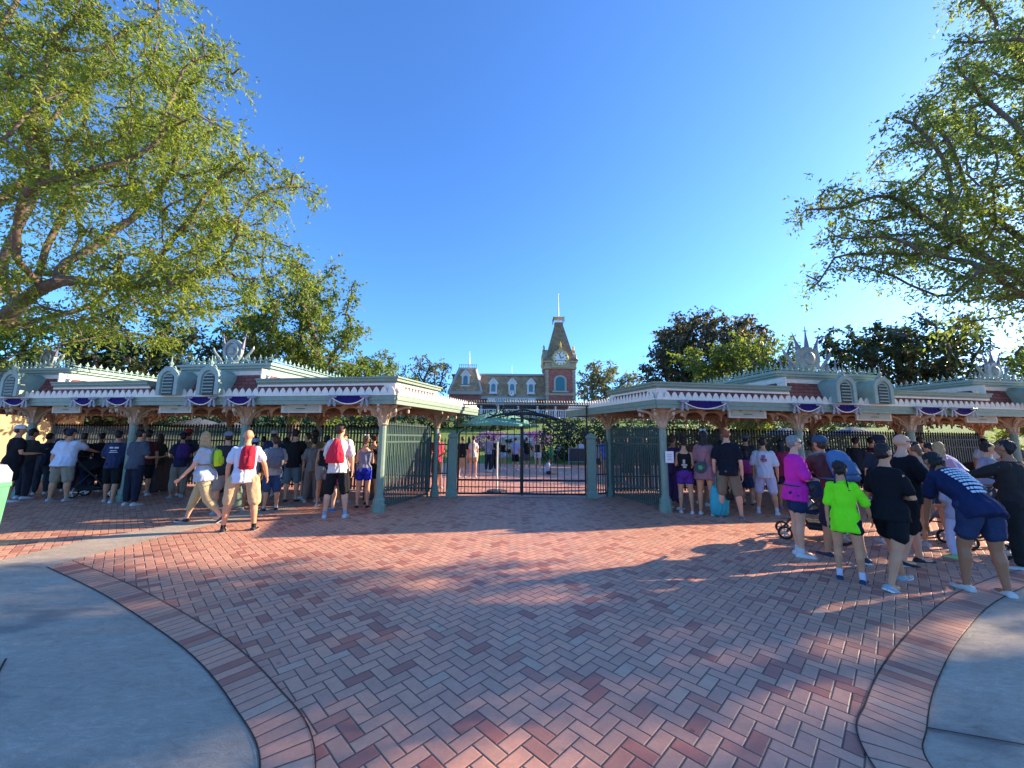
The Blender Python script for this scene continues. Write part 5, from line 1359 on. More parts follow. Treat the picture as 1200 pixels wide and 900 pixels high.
def backpack(key, label, col, w=.30, h=.40, d=.14, t=.20, kind='pack', trim=(.03, .03, .035), x=0.0, sling=False):
    """rides on the back of its wearer but is a thing of its own"""
    P = PEOPLE[key]; s = P.H/1.75; w *= s; h *= s; d *= s
    c = P.back(t, x) - P.f2*(d*.5); up = P.t2; f = P.f2; X = P.X
    root = thing('backpack' if kind != 'draw' else 'drawstring_bag', label, 'backpack' if kind != 'draw' else 'drawstring bag', P.W(c - up*h*.5))
    def put(mb, nm, m, par=None, vx=None, sm=1):
        mb.v = [tuple(P.W(v)) for v in mb.v]
        if vx:
            r0 = world_loc(par); mb.v = [tuple(Vector(v)-r0) for v in mb.v]; return remesh_build(mb, nm, m, vx, par, sm)
        return mb.build(nm, m, par, smooth=True)
    mb = MB()
    prof = [(-.5, .78, .75), (-.44, .98, 1), (-.1, 1.0, 1.05), (.25, .95, .95), (.42, .78, .75), (.5, .45, .4)] if kind == 'pack' else [(-.5, .80, .5), (-.46, 1.0, .8), (-.15, .95, 1.0), (.2, .66, .8), (.42, .30, .5), (.5, .16, .3)]
    loft(mb, [(c + up*(h*z), X, f, w*.5*a, d*.5*b_) for z, a, b_ in prof], 16)
    put(mb, 'bag_body', cloth(col), root)
    if kind == 'pack':
        mb = MB(); q = c - f*(d*.52) - up*(h*.16); loft(mb, [(q + up*(h*.22*z), X, f, w*.36*a, d*.16*a) for z, a in ((-1, .8), (-.8, 1), (.6, 1), (1, .7))], 12); put(mb, 'front_pocket', cloth(tuple(min(1, a*.8+.01) for a in col)), root)
    mb = MB()
    for sx in ((-1, 1) if not sling else (1,)):
        a = c + up*(h*.42) + X*(sx*w*.2); sh = P.spine(.318) + X*(sx*.062*P.H) + up*.004*P.H; fr_ = P.spine(.25) + X*(sx*.072*P.H) + f*(.082*P.H); lo = P.spine(.13) + X*(sx*.088*P.H*P.gx(.13)) + f*.02*P.H; b2 = c - up*(h*.38) + X*(sx*w*.42) + f*d*.3
        if sling: b2 = c - up*(h*.4) - X*(w*.42) + f*d*.3; lo = P.spine(.10) - X*(.09*P.H*P.gx(.1)) + f*.02*P.H; fr_ = P.spine(.22) + X*(.03*P.H) + f*(.088*P.H)
        mb.tube([a, a*.5+sh*.5+up*.012*P.H-f*.01*P.H, sh + up*.008*P.H, fr_, lo, b2], .014*s if kind == 'pack' else .007*s, 6)
    put(mb, 'strap', cloth(trim), root)
    return root
def patch(key, name, m, x0, x1, t0, t1, cells, off=.030, front=False):
    """print lying on the back of a shirt: cells are (u0,u1,v0,v1) in 0..1"""
    P = PEOPLE[key]; mb = MB(); H = P.H
    def pt(u, v):
        t = t0+(t1-t0)*v; x = x0+(x1-x0)*u
        rs = P.rings; 
        for a, b_ in zip(rs[:-1], rs[1:]):
            if a[0] <= t <= b_[0]: q = (t-a[0])/(b_[0]-a[0]); rx = a[1]+(b_[1]-a[1])*q; ry = a[2]+(b_[2]-a[2])*q; sh = a[3]+(b_[3]-a[3])*q; break
        rx = rx*P.gx(t)+.0105; ry = ry*P.gx(t)*(1+(P.gx(t)-1)*.25)+.0105; xx = max(-.97, min(.97, x/rx)); y = ry*math.sqrt(1-xx*xx)
        f = P.fr(t); return P.spine(t) + P.X*(x*H) + f*((sh + (y+off*.45 if front else -y-off*.45))*H)
    for (u0, u1, v0, v1) in cells:
        n = max(1, int((u1-u0)*10)); V = []; F = []
        for i in range(n+1):
            for v in (v0, v1): V.append(pt(u0+(u1-u0)*i/n, v))
        for i in range(n): F.append((2*i, 2*i+1, 2*i+3, 2*i+2))
        mb.add(V, F)
    o = mb.build(name, m, None); o.parent = P.body; md = o.modifiers.new('t', 'SOLIDIFY'); md.thickness = .006; md.offset = 0
    return o

gl = 'visitors queueing at the left canopy'; gr = 'visitors queueing at the right canopy'; gi = 'visitors on the plaza inside the gate'
WH = (.66, .66, .64); BK = (.014, .014, .016); NV = (.02, .028, .07); KH = (.42, .31, .17); GY = (.2, .21, .23)
# --- left of the gate
person('L1', 'person in white shirt, khaki shorts and navy cap under the leftmost lane sign', (67, 587), (69, 503), hd=40, girth=1.5, lean=6, stance='wide', top=(.62, .66, .74), sleeve=.75, bottom=(.30, .25, .17), leglen=.95, tone='tan', hat='cap', hatcol=(.03, .035, .06), haircol='black', armR='reach', armL='down', shoe=(.30, .36, .40), group=gl)
person('L2', 'person in all dark clothes standing in shade just beyond the white shirt', (88, 581), (92, 508), hd=-10, top=BK, bottom=NV, leglen=1.9, tone='brown', haircol='black', armL='fwd', armR='fwd', group=gl)
person('L3', 'person in black shirt and white cap at the left edge behind the litter bin', (6, 588), (4, 499), hd=75, girth=1.15, top=(.012, .013, .018), bottom=BK, tone='tan', hat='cap', hatcol=(.6, .6, .62), haircol='brown', armR='fwd', armL='down', group=gl)
person('L4', 'person in dark olive jacket looking right beside the left edge post', (24, 584), (24, 503), hd=60, top=(.05, .045, .035), topkind='jacket', sleeve=1.8, bottom=(.03, .03, .04), leglen=1.9, tone='brown', haircol='black', armL='fwd', armR='phone', group=gl)
person('L5', 'person in dark clothes half hidden behind the leftmost post', (46, 579), (47, 508), hd=20, top=(.03, .035, .05), bottom=(.05, .05, .06), leglen=1.9, tone='brown', haircol='black', group=gl)
person('L6', 'person in navy lettered shirt and black shorts stepping left of a charcoal shirt', (127, 588), (134, 505), hd=20, girth=1.1, top=(.03, .04, .09), sleeve=.8, bottom=BK, leglen=.95, tone='tan', haircol='black', stance='step', armL='fwd', armR='fwd', shoe=(.4, .4, .42), group=gl)
patch('L6', 'shirt_print', M_['shoe_white'], -.06, .06, .17, .26, [(.1, .45, .7, .95), (.55, .9, .7, .95), (.2, .8, .3, .42), (.1, .9, .05, .15)])
person('L7', 'person in charcoal shirt and dark trousers facing right by the black fence', (152, 592), (151, 504), hd=50, girth=1.1, top=(.07, .08, .10), sleeve=.7, bottom=(.02, .022, .035), leglen=1.85, tone='tan', haircol='black', armL='fwd', armR='fwd', shoe=(.5, .5, .5), group=gl)
person('L8', 'person with purple backpack and tan trousers waiting in the shade by the fence', (206, 583), (209, 508), hd=-10, top=(.03, .03, .07), bottom=(.28, .23, .17), leglen=1.8, tone='tan', haircol='black', hat='cap', hatcol=(.02, .02, .03), armL='fwd', armR='fwd', shoe=(.3, .3, .3), group=gl)
backpack('L8', 'purple backpack worn in the shade by the black fence', (.07, .03, .16))
person('L9', 'person with long blonde hair, pale shirt and khaki capri trousers walking left', (234, 612), (241, 504), hd=-68, sex='f', girth=1.2, lean=5, stance='stride', top=(.42, .48, .54), sleeve=.6, bottom=(.50, .38, .20), leglen=1.55, tone='fair', hair='long', haircol='blonde', armL='swingf', armR='down', shoe=(.025, .018, .018), turn=70, group=gl)
backpack('L9', 'lime green mini backpack on the blonde walker', (.50, .72, .03), w=.25, h=.32, d=.12, t=.19, trim=(.3, .2, .12))
person('L10', 'person with shaved head, white shirt and khaki shorts striding with feet apart', (279, 622), (281, 504), hd=12, girth=1.08, stance='wide', lean=3, top=(.60, .63, .70), sleeve=.62, bottom=(.52, .36, .19), leglen=.98, tone='tan', hair='bald', armL='relaxed', armR='out', shoe=(.016, .016, .018), sock=(.02, .02, .02, .55), spread=.55, group=gl)
backpack('L10', 'red and grey sling bag on the shaved headed man', (.50, .02, .04), w=.24, h=.42, d=.12, t=.20, x=.04, trim=(.12, .12, .13), sling=True)
person('L11', 'person with grey cap and pale shorts half hidden between the two walkers', (258, 602), (258, 507), hd=-5, top=(.03, .03, .035), bottom=(.30, .26, .22), leglen=.8, tone='tan', hat='cap', hatcol=(.18, .18, .19), haircol='black', shoe=(.22, .33, .34), armL='fwd', armR='fwd', group=gl)
person('L12', 'person in grey bucket hat right behind the shaved headed man', (291, 597), (292, 514), hd=15, top=(.28, .30, .33), bottom=(.24, .2, .17), leglen=.8, tone='brown', hat='bucket', hatcol=(.30, .33, .38), haircol='black', shoe=(.3, .38, .4), group=gl)
person('L13', 'person in blue shorts wearing a grey and white backpack', (316, 598), (312, 512), hd=-6, girth=1.12, top=(.38, .36, .33), sleeve=.7, bottom=(.035, .07, .15), leglen=.95, tone='tan', haircol='brown', hair='short', shoe=BK, sock=(.5, .5, .5, .5), armL='strap', armR='strap', group=gl)
backpack('L13', 'grey and white backpack worn over blue shorts', (.16, .16, .18), w=.36, h=.46, d=.2, t=.19, trim=(.6, .58, .55))
person('L14', 'person in black shirt and slate shorts holding a red cup', (340, 588), (349, 504), hd=15, girth=1.05, top=(.02, .02, .022), sleeve=.85, bottom=(.13, .19, .22), leglen=.95, tone='fair', haircol='black', armL='fwd', armR='hold', shoe=(.04, .03, .03), group=gl)
person('L15', 'person in plain white shirt facing left beyond the black shirt', (356, 583), (357, 508), hd=-60, top=(.62, .61, .58), bottom=(.35, .3, .22), leglen=.9, tone='fair', haircol='brown', group=gl)
person('L16', 'person in camouflage grey shirt and taupe trousers left of the red drawstring bag', (363, 588), (364, 513), hd=-8, top=(.22, .21, .18), sleeve=.85, bottom=(.22, .17, .14), leglen=1.85, tone='tan', haircol='black', armR='fwd', shoe=(.4, .4, .4), group=gl)
person('L17', 'person in black vest half hidden left of the red drawstring bag', (377, 593), (379, 511), hd=10, sex='f', top=(.018, .018, .02), topkind='tank', bottom=(.3, .28, .25), leglen=.5, tone='tan', haircol='black', hair='bun', group=gl)
person('L18', 'person in white shirt and black shorts with grey socks nearest the left gate post', (392, 606), (398, 498), hd=8, girth=1.12, lean=3, stance='wide', top=(.66, .63, .57), sleeve=.75, bottom=(.012, .012, .018), leglen=1.0, tone='fair', haircol='brown', turn=30, armL='fwd', armR='relaxed', shoe=(.45, .5, .52), sock=(.32, .33, .36, .7), group=gl)
backpack('L18', 'red drawstring bag on the white shirted man near the gate', (.62, .03, .06), w=.33, h=.46, d=.13, t=.19, kind='draw', trim=(.5, .45, .42), x=-.02)
person('L19', 'person in maroon skirt and blue shoes standing behind the red drawstring bag', (396, 598), (407, 504), hd=-30, sex='f', top=(.60, .52, .42), bottom=(.12, .03, .05), botkind='skirt', leglen=.8, tone='fair', haircol='blonde', hair='long', shoe=(.06, .16, .32), turn=-30, group=gl)
person('L20', 'person in lavender tank top and royal blue shorts by the left corner post', (424, 595), (423, 512), hd=4, sex='f', girth=1.08, top=(.20, .21, .30), topkind='tank', bottom=(.02, .035, .42), leglen=.42, tone='fair', hair='bun', haircol='lbrown', hat='band', hatcol=(.5, .55, .6), shoe=BK, armL='fwd', armR='fwd', group=gl)
person('L21', 'person in black tank top and black shorts tight against the left corner post', (434, 591), (437, 509), hd=8, sex='f', top=BK, topkind='tank', bottom=BK, leglen=.5, tone='tan', hair='bun', haircol='brown', shoe=BK, armL='fwd', armR='fwd', group=gl)
person('L22', 'person in pale blue dress behind the left picket fence', (482, 573), (486, 512), hd=-20, sex='f', top=(.4, .44, .55), bottom=(.45, .5, .6), botkind='skirt', leglen=.7, tone='fair', hair='long', haircol='lbrown', group=gl)
person('L23', 'person in red shirt behind the narrow left side gate', (511, 572), (512, 508), hd=150, top=(.45, .05, .08), bottom=(.12, .10, .09), leglen=.9, tone='fair', haircol='brown', armL='fwd', armR='fwd', group=gl)
# more of the queue in the shade, seen only in part
person('L24', 'person in dark teal shirt deep under the left canopy beyond the shaved headed man', (303, 578), (303, 512), hd=0, top=(.02, .05, .06), bottom=BK, leglen=.9, tone='tan', haircol='black', group=gl)
person('L25', 'person in dusty pink shirt deep in the queue between backpacks', (330, 578), (332, 513), hd=25, sex='f', top=(.35, .17, .18), bottom=(.06, .05, .06), leglen=.6, tone='tan', hair='long', haircol='black', group=gl)
person('L26', 'person in black deep in shade beside the stroller', (110, 577), (112, 508), hd=-30, top=(.02, .02, .025), bottom=(.03, .03, .04), leglen=1.9, tone='brown', haircol='black', armL='fwd', armR='fwd', group=gl)
# --- inside the gate
person('I1', 'person in black shirt and khaki shorts just inside the gate at its left', (541, 559), (541, 512), hd=10, top=BK, bottom=(.36, .31, .2), leglen=.95, tone='fair', haircol='brown', group=gi, armL='fwd')
person('I2', 'person in cream shirt and pale trousers beside the black shirt inside the gate', (554, 559), (554, 511), hd=-5, sex='f', top=(.6, .55, .46), bottom=(.45, .30, .22), leglen=.5, tone='fair', hair='short', haircol='black', group=gi)
person('I3', 'person with dark hair and bare legs standing between the first pair inside the gate', (549, 552), (549, 512), hd=0, sex='f', top=(.05, .045, .05), bottom=(.3, .16, .13), leglen=.5, tone='tan', hair='long', haircol='black', group=gi)
person('I4', 'person in checked grey shirt and dark jeans inside the gate left of the umbrella pole', (572, 552), (571, 511), hd=30, girth=1.15, top=(.30, .28, .34), sleeve=.9, bottom=(.02, .025, .04), leglen=1.9, tone='fair', haircol='brown', group=gi, armL='fwd', armR='fwd')
person('I5', 'person all in black right against the umbrella pole', (578, 551), (578, 513), hd=-40, top=BK, bottom=BK, leglen=1.9, tone='tan', haircol='black', group=gi)
person('I6', 'person in black vest and pale blue shorts facing out, right of the umbrella pole', (589, 549), (589, 514), hd=170, sex='f', top=BK, topkind='tank', bottom=(.45, .52, .62), leglen=.6, tone='tan', hair='pony', haircol='black', group=gi, face=True, armL='fwd')
person('I7', 'person in lavender shirt and black shorts left of the gate meeting stile', (604, 551), (604, 513), hd=5, top=(.38, .38, .58), sleeve=.7, bottom=BK, leglen=.95, tone='fair', haircol='brown', group=gi)
person('I8', 'person in black shirt right of the gate meeting stile', (617, 550), (618, 513), hd=-15, top=BK, bottom=(.1, .1, .11), leglen=.9, tone='tan', haircol='black', group=gi)
person('I9', 'blonde person in black top and white shorts inside the right gate leaf', (630, 552), (631, 513), hd=15, sex='f', top=(.025, .025, .022), topkind='tank', bottom=(.6, .6, .6), leglen=.45, tone='fair', hair='long', haircol='blonde', group=gi)
person('I10', 'person in green shirt inside the right gate leaf, smaller', (646, 544), (647, 522), H=1.35, hd=30, sex='k', top=(.04, .30, .10), bottom=(.05, .25, .10), leglen=.9, tone='tan', haircol='brown', group=gi, armL='fwd')
person('I11', 'person in white shirt bending over inside the gate', (653, 543), (654, 520), H=1.6, hd=60, lean=62, stance='bend', top=(.52, .56, .64), bottom=(.05, .06, .09), leglen=.9, tone='tan', haircol='black', armL='hang', armR='hang', group=gi)
person('I12', 'person sitting on the paving with legs stretched out inside the gate', (640, 556), (642, 536), H=1.3, hd=85, sex='k', lean=18, stance='sit', top=(.45, .52, .66), bottom=(.04, .04, .06), leglen=.6, tone='fair', haircol='brown', armL='fwd', armR='fwd', group=gi)
person('I13', 'person in pale shirt standing alone before the hedge inside the gate', (681, 544), (681, 519), H=1.55, hd=0, top=(.56, .58, .66), sleeve=.8, bottom=(.5, .5, .52), leglen=.8, tone='fair', hair='short', haircol='lbrown', group=gi)
person('I14', 'person in bright blue shirt behind the narrow right side gate', (711, 562), (711, 512), hd=20, top=(.03, .19, .65), bottom=(.4, .36, .3), leglen=.9, tone='tan', haircol='brown', group=gi, girth=1.1)
person('I15', 'person in grey shirt beside the bright blue shirt, behind the right side gate', (703, 560), (703, 513), hd=-20, sex='f', top=(.35, .36, .4), bottom=(.05, .05, .06), leglen=.6, tone='fair', hair='long', haircol='brown', group=gi)
person('I16', 'person in dark purple dress behind the right picket fence', (736, 573), (735, 513), hd=170, sex='f', top=(.05, .02, .10), bottom=(.04, .02, .09), botkind='skirt', leglen=.8, tone='fair', hair='long', haircol='brown', face=True, group=gi)
person('I17', 'person in dark clothes and pale cap behind the right picket fence', (757, 573), (757, 511), hd=160, top=(.04, .04, .05), bottom=(.1, .1, .11), leglen=.9, tone='fair', haircol='brown', hat='cap', hatcol=(.5, .5, .5), face=True, group=gi)
# --- right of the gate
person('R1', 'person in black racerback top and purple shorts beside the right corner post', (805, 601), (806, 514), hd=0, sex='f', girth=1.0, top=(.014, .014, .016), topkind='tank', bottom=(.10, .03, .22), leglen=.4, tone='tan', hair='bun', haircol='black', shoe=(.5, .5, .5), armL='fwd', armR='fwd', group=gr)
patch('R1', 'shirt_print', mat('pale_print', (.45, .4, .33), .7), -.045, .045, .08, .19, [(.3, .62, .5, 1), (.1, .9, .25, .45), (.3, .75, .0, .2)])
person('R2', 'person in dark purple half hidden by the right corner post', (791, 596), (788, 511), hd=30, top=(.06, .03, .10), bottom=(.07, .03, .12), leglen=1.7, tone='brown', haircol='brown', group=gr)
person('R3', 'person in mauve shirt with dark wavy hair and white bow headband', (829, 603), (828, 506), hd=10, sex='f', girth=1.18, top=(.30, .15, .16), sleeve=.8, bottom=(.26, .12, .09), leglen=.3, tone='tan', hair='long', haircol='black', hat='band', hatcol=(.5, .5, .5), shoe=(.55, .55, .55), armL='strap', armR='fwd', tophem=.03, group=gr)
person('R4', 'person in black shirt and khaki shorts with tattooed legs under a lane sign', (857, 607), (856, 503), hd=4, girth=1.12, top=(.012, .014, .022), sleeve=.72, bottom=(.20, .16, .10), leglen=.98, tone='fair', haircol='red', hair='short', shoe=(.12, .12, .13), armL='relaxed', armR='down', group=gr, stance='wide')
person('R5', 'child with pink backpack and navy skirt beside the white printed shirt', (877, 592), (876, 522), hd=0, sex='k', H=1.38, top=(.05, .05, .09), bottom=(.03, .04, .09), botkind='skirt', leglen=.8, tone='tan', hair='long', haircol='black', shoe=(.05, .05, .06), group=gr)
backpack('R5', 'pink backpack on the child in the navy skirt', (.42, .05, .20), w=.32, h=.42, d=.16, t=.17, trim=(.2, .03, .1))
person('R6', 'person in white shirt with coloured back print and pale shorts, white socks', (900, 602), (897, 514), hd=0, girth=1.16, top=(.60, .60, .62), sleeve=.85, bottom=(.50, .52, .66), leglen=.92, tone='tan', haircol='black', shoe=(.55, .55, .55), sock=(.6, .6, .6, 1.3), armL='fwd', armR='relaxed', group=gr, stance='wide')
patch('R6', 'shirt_print', mat('red_blue_print', (.30, .10, .16), .7, var=.6, scale=30), -.036, .036, .16, .255, [(.2, .8, .6, 1), (.0, .55, .2, .55), (.6, 1, .1, .5), (.2, .5, 0, .15)])
person('R7', 'person in crimson shirt in the shade left of the magenta shirt', (922, 597), (920, 516), hd=15, sex='f', top=(.35, .03, .08), bottom=(.05, .04, .07), leglen=.5, tone='tan', hair='long', haircol='black', shoe=(.25, .12, .3), armL='fwd', group=gr)
person('R8', 'person with grey hair, magenta shirt and sunglasses facing right', (939, 651), (937, 512), hd=68, sex='f', girth=1.08, lean=3, stance='close', top=(.72, .03, .36), sleeve=.85, bottom=(.02, .035, .09), leglen=.5, tone='fair', haircol='grey', hair='short', shoe=(.62, .62, .62), sock=(.6, .6, .6, .7), armL='folded', armR='folded', glasses=True, tophem=.02, group=gr)
person('R9', 'person in maroon shirt and blue cap leaning left over a stroller', (990, 655), (975, 514), H=1.72, hd=-40, girth=1.12, lean=24, stance='step', top=(.16, .05, .05), sleeve=.8, bottom=(.03, .035, .06), leglen=.95, tone='tan', haircol='brown', hat='cap', hatcol=(.05, .09, .15), shoe=(.03, .035, .06), armL='reach', armR='out', nod=-8, group=gr)
backpack('R9', 'blue patterned backpack on the man leaning over the stroller', (.10, .18, .32), w=.34, h=.46, d=.2, t=.17, trim=(.12, .16, .24))
person('R10', 'child in neon green shirt and black shorts with two braids', (998, 681), (992, 543), hd=4, sex='k', girth=1.0, top=(.22, .95, .02), sleeve=.9, bottom=(.014, .016, .03), leglen=.35, tone='tan', hair='braids', haircol='black', shoe=(.02, .03, .07), sock=(.6, .58, .66, 1.0), armL='down', armR='out', stance='stand', spread=.12, tophem=.035, group=gr)
person('R11', 'person in black shirt and black shorts stepping right with arms folded, pale blue shoes', (1052, 686), (1038, 517), hd=30, sex='f', girth=1.07, lean=3, stance='walk', top=(.010, .011, .014), sleeve=.75, bottom=(.010, .011, .014), leglen=.62, tone='tan', hair='short', haircol='black', shoe=(.30, .38, .41), armL='folded', armR='folded', group=gr)
person('R12', 'bald person in black polo shirt and sunglasses looking right', (1072, 661), (1058, 509), hd=62, girth=1.2, lean=2, stance='step', top=(.009, .010, .013), sleeve=.8, bottom=(.012, .013, .018), leglen=1.0, tone='fair', hair='bald', shoe=(.015, .015, .018), armL='folded', armR='hold', glasses=True, group=gr)
person('R13', 'person in dark cap behind the bald man', (1046, 636), (1043, 511), hd=-20, top=(.03, .03, .04), bottom=(.04, .04, .05), leglen=.9, tone='tan', haircol='black', hat='cap', hatcol=(.02, .022, .03), group=gr)
person('R14', 'person in black cap and beige top stooping with denim shorts', (1104, 642), (1092, 521), H=1.66, hd=-35, sex='f', lean=26, stance='bend', top=(.45, .34, .24), topkind='tank', bottom=(.06, .09, .13), leglen=.4, tone='tan', hair='pony', haircol='lbrown', hat='cap', hatcol=(.02, .022, .03), armL='hang', armR='up', shoe=(.4, .4, .42), group=gr)
person('R15', 'person with blonde hair and pink top in the crowd on the right', (1114, 626), (1110, 519), hd=-15, sex='f', top=(.55, .30, .36), bottom=(.4, .38, .4), leglen=.5, tone='fair', hair='long', haircol='blonde', group=gr)
person('R16', 'person in pale blue shirt bending forward under the last lane sign', (1140, 622), (1120, 513), H=1.74, hd=-60, girth=1.2, lean=42, stance='bend', top=(.34, .40, .62), sleeve=.85, bottom=(.05, .06, .09), leglen=.9, tone='tan', haircol='black', armL='hang', armR='hang', group=gr)
person('R17', 'person in grey shirt reaching right at the right edge of the crowd', (1164, 630), (1156, 519), hd=75, girth=1.05, lean=10, top=(.25, .28, .34), sleeve=.75, bottom=(.04, .05, .05), leglen=.9, tone='tan', haircol='black', armL='reach', armR='reach', group=gr)
person('R18', 'person in navy shirt with white back lettering bending over, denim shorts and white flats', (1164, 698), (1125, 530), H=1.70, hd=-38, sex='f', girth=1.18, lean=50, stance='bend', top=(.016, .026, .075), sleeve=.8, bottom=(.028, .045, .10), leglen=.62, tone='brown', hair='long', haircol='black', shoe=(.58, .57, .52), sole=False, armL='hang', armR='hang', tophem=.02, group=gr)
rn = random.Random(4); cells = []
for r_ in range(9):
    u = .04+.02*r_
    while u < .94-.03*r_:
        w_ = rn.uniform(.05, .16); cells.append((u, min(.96, u+w_), .93-r_*.105, .985-r_*.105)); u += w_+.03
patch('R18', 'shirt_print', mat('white_print', (.6, .72, .8), .7), -.075, .075, .05, .27, cells)
person('R19', 'person in dark brown clothes cut by the right edge', (1206, 668), (1196, 535), H=1.62, hd=-70, girth=1.2, top=(.035, .03, .028), sleeve=1.8, bottom=(.02, .02, .022), leglen=1.9, tone='brown', haircol='black', armL='reach', armR='fwd', group=gr)
person('R20', 'person in black deep under the right canopy between the white print and the magenta shirt', (915, 583), (884, 512), at=BR.M((BR.s(960, 1.5, 500), 1.5, 0)), H=1.7, hd=0, top=(.03, .03, .04), bottom=(.03, .03, .04), leglen=1.9, tone='brown', haircol='black', group=gr)
person('R21', 'person in dark red deep under the right canopy above the neon girl', (1, 1), None, at=BR.M((BR.s(1018, 1.6, 500), 1.6, 0)), H=1.72, hd=10, top=(.10, .02, .03), bottom=(.03, .03, .04), leglen=1.9, tone='tan', haircol='black', group=gr)
person('R22', 'person in white under the right canopy behind the pale blue bending man', (1, 1), None, at=BR.M((BR.s(1150, .9, 500), .9, 0)), H=1.72, hd=-10, top=(.5, .5, .5), bottom=(.05, .05, .06), leglen=1.9, tone='brown', haircol='black', group=gr)

deepL = 'visitors deep in the shade of the left canopy'; deepR = 'visitors deep in the shade of the right canopy'
for i, (b, px, n, hdg, sx, tp, bt, ln, hr, hc, hat, hatc, lab) in enumerate([
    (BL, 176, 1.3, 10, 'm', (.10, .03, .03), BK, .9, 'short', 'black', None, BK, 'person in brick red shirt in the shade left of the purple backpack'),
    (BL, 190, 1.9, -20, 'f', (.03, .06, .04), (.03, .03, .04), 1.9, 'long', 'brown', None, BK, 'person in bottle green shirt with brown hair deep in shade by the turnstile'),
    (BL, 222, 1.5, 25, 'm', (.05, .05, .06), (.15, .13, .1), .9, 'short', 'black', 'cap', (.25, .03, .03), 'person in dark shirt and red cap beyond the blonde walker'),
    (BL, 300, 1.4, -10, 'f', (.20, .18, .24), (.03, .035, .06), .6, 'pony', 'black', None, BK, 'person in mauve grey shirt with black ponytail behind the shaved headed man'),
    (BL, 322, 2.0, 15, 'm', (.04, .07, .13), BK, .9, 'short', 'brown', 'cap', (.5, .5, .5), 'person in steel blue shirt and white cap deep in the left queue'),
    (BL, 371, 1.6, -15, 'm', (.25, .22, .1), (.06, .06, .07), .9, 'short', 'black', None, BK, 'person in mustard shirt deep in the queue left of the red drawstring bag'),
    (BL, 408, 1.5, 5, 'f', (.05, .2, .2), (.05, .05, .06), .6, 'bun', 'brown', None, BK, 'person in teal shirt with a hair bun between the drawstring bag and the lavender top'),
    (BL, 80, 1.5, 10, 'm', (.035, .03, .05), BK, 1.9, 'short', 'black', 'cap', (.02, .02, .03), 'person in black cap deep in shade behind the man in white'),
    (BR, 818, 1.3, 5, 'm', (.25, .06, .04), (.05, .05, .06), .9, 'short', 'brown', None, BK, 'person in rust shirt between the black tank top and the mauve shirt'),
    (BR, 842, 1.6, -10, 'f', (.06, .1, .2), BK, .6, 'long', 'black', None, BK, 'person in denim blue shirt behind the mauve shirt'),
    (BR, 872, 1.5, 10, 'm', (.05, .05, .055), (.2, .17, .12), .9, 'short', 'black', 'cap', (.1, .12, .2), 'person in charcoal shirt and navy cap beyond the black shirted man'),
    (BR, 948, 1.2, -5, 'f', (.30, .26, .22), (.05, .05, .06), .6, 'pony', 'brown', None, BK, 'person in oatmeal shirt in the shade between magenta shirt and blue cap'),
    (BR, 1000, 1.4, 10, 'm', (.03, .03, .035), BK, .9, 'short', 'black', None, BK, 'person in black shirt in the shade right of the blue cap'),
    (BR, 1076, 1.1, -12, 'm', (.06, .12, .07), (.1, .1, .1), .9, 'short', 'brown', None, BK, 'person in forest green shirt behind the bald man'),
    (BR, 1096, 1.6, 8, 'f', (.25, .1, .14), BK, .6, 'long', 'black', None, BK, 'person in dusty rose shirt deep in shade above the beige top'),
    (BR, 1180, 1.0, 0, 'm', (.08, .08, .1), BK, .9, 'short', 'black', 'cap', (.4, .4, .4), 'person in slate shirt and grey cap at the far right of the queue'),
]):
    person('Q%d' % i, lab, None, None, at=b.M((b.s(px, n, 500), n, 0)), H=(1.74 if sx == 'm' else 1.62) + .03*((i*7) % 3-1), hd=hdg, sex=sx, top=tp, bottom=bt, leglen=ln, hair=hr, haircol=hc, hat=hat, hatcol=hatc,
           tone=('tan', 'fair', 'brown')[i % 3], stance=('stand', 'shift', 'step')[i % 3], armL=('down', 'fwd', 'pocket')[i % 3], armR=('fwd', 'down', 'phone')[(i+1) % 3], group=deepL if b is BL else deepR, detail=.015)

# ------------------------------------------------------------------ bags, cups and strollers
def hand(key, i, d=.07):
    P = PEOPLE[key]; s, el, wr, dr, sx = P.arms[i]; return P.W(wr + dr*d)
def cup():
    p = hand('L14', 1) + Vector((0, .02, -.02)); root = thing('paper_cup', 'red cup in the hand of the person in slate shorts', 'cup', p)
    mb = MB(); mb.lathe([(.03, 0), (.042, .12)], tuple(p), 12); mb.build('cup', mat('red_cup', (.6, .02, .03), .4), root); mb = MB(); mb.lathe([(.044, .12), (.044, .13), (.03, .14)], tuple(p), 12); mb.build('lid', M_['white'], root)
cup()
def tote():
    p = gnd(844, 605); root = thing('tote_bag', 'turquoise tote bag with a black toy clip beside the tattooed legs', 'bag', p)
    mb = MB(); c = p + Z*.02; X = Vector((1, 0, 0)); Yv = Vector((0, 1, 0))
    loft(mb, [(c + Z*z, X, Yv, a, b_) for z, a, b_ in ((0, .15, .08), (.03, .19, .11), (.25, .20, .12), (.52, .17, .08), (.62, .13, .05))], 16); mb.build('bag_body', cloth((.06, .40, .44)), root, smooth=True)
    mb = MB()
    for y in (-.05, .05): mb.tube([p+Vector((-.1, y, .6)), p+Vector((-.07, y, .85)), p+Vector((.07, y, .85)), p+Vector((.1, y, .6))], .012, 6)
    mb.build('handle', cloth((.05, .3, .33)), root)
    mb = MB(); q = p+Vector((.14, -.10, .45)); mb.sphere(q, (.05, .03, .11), 10, 8); mb.sphere(q+Z*.16, .045, 10, 8); mb.build('clip', M_['black'], root)
tote()
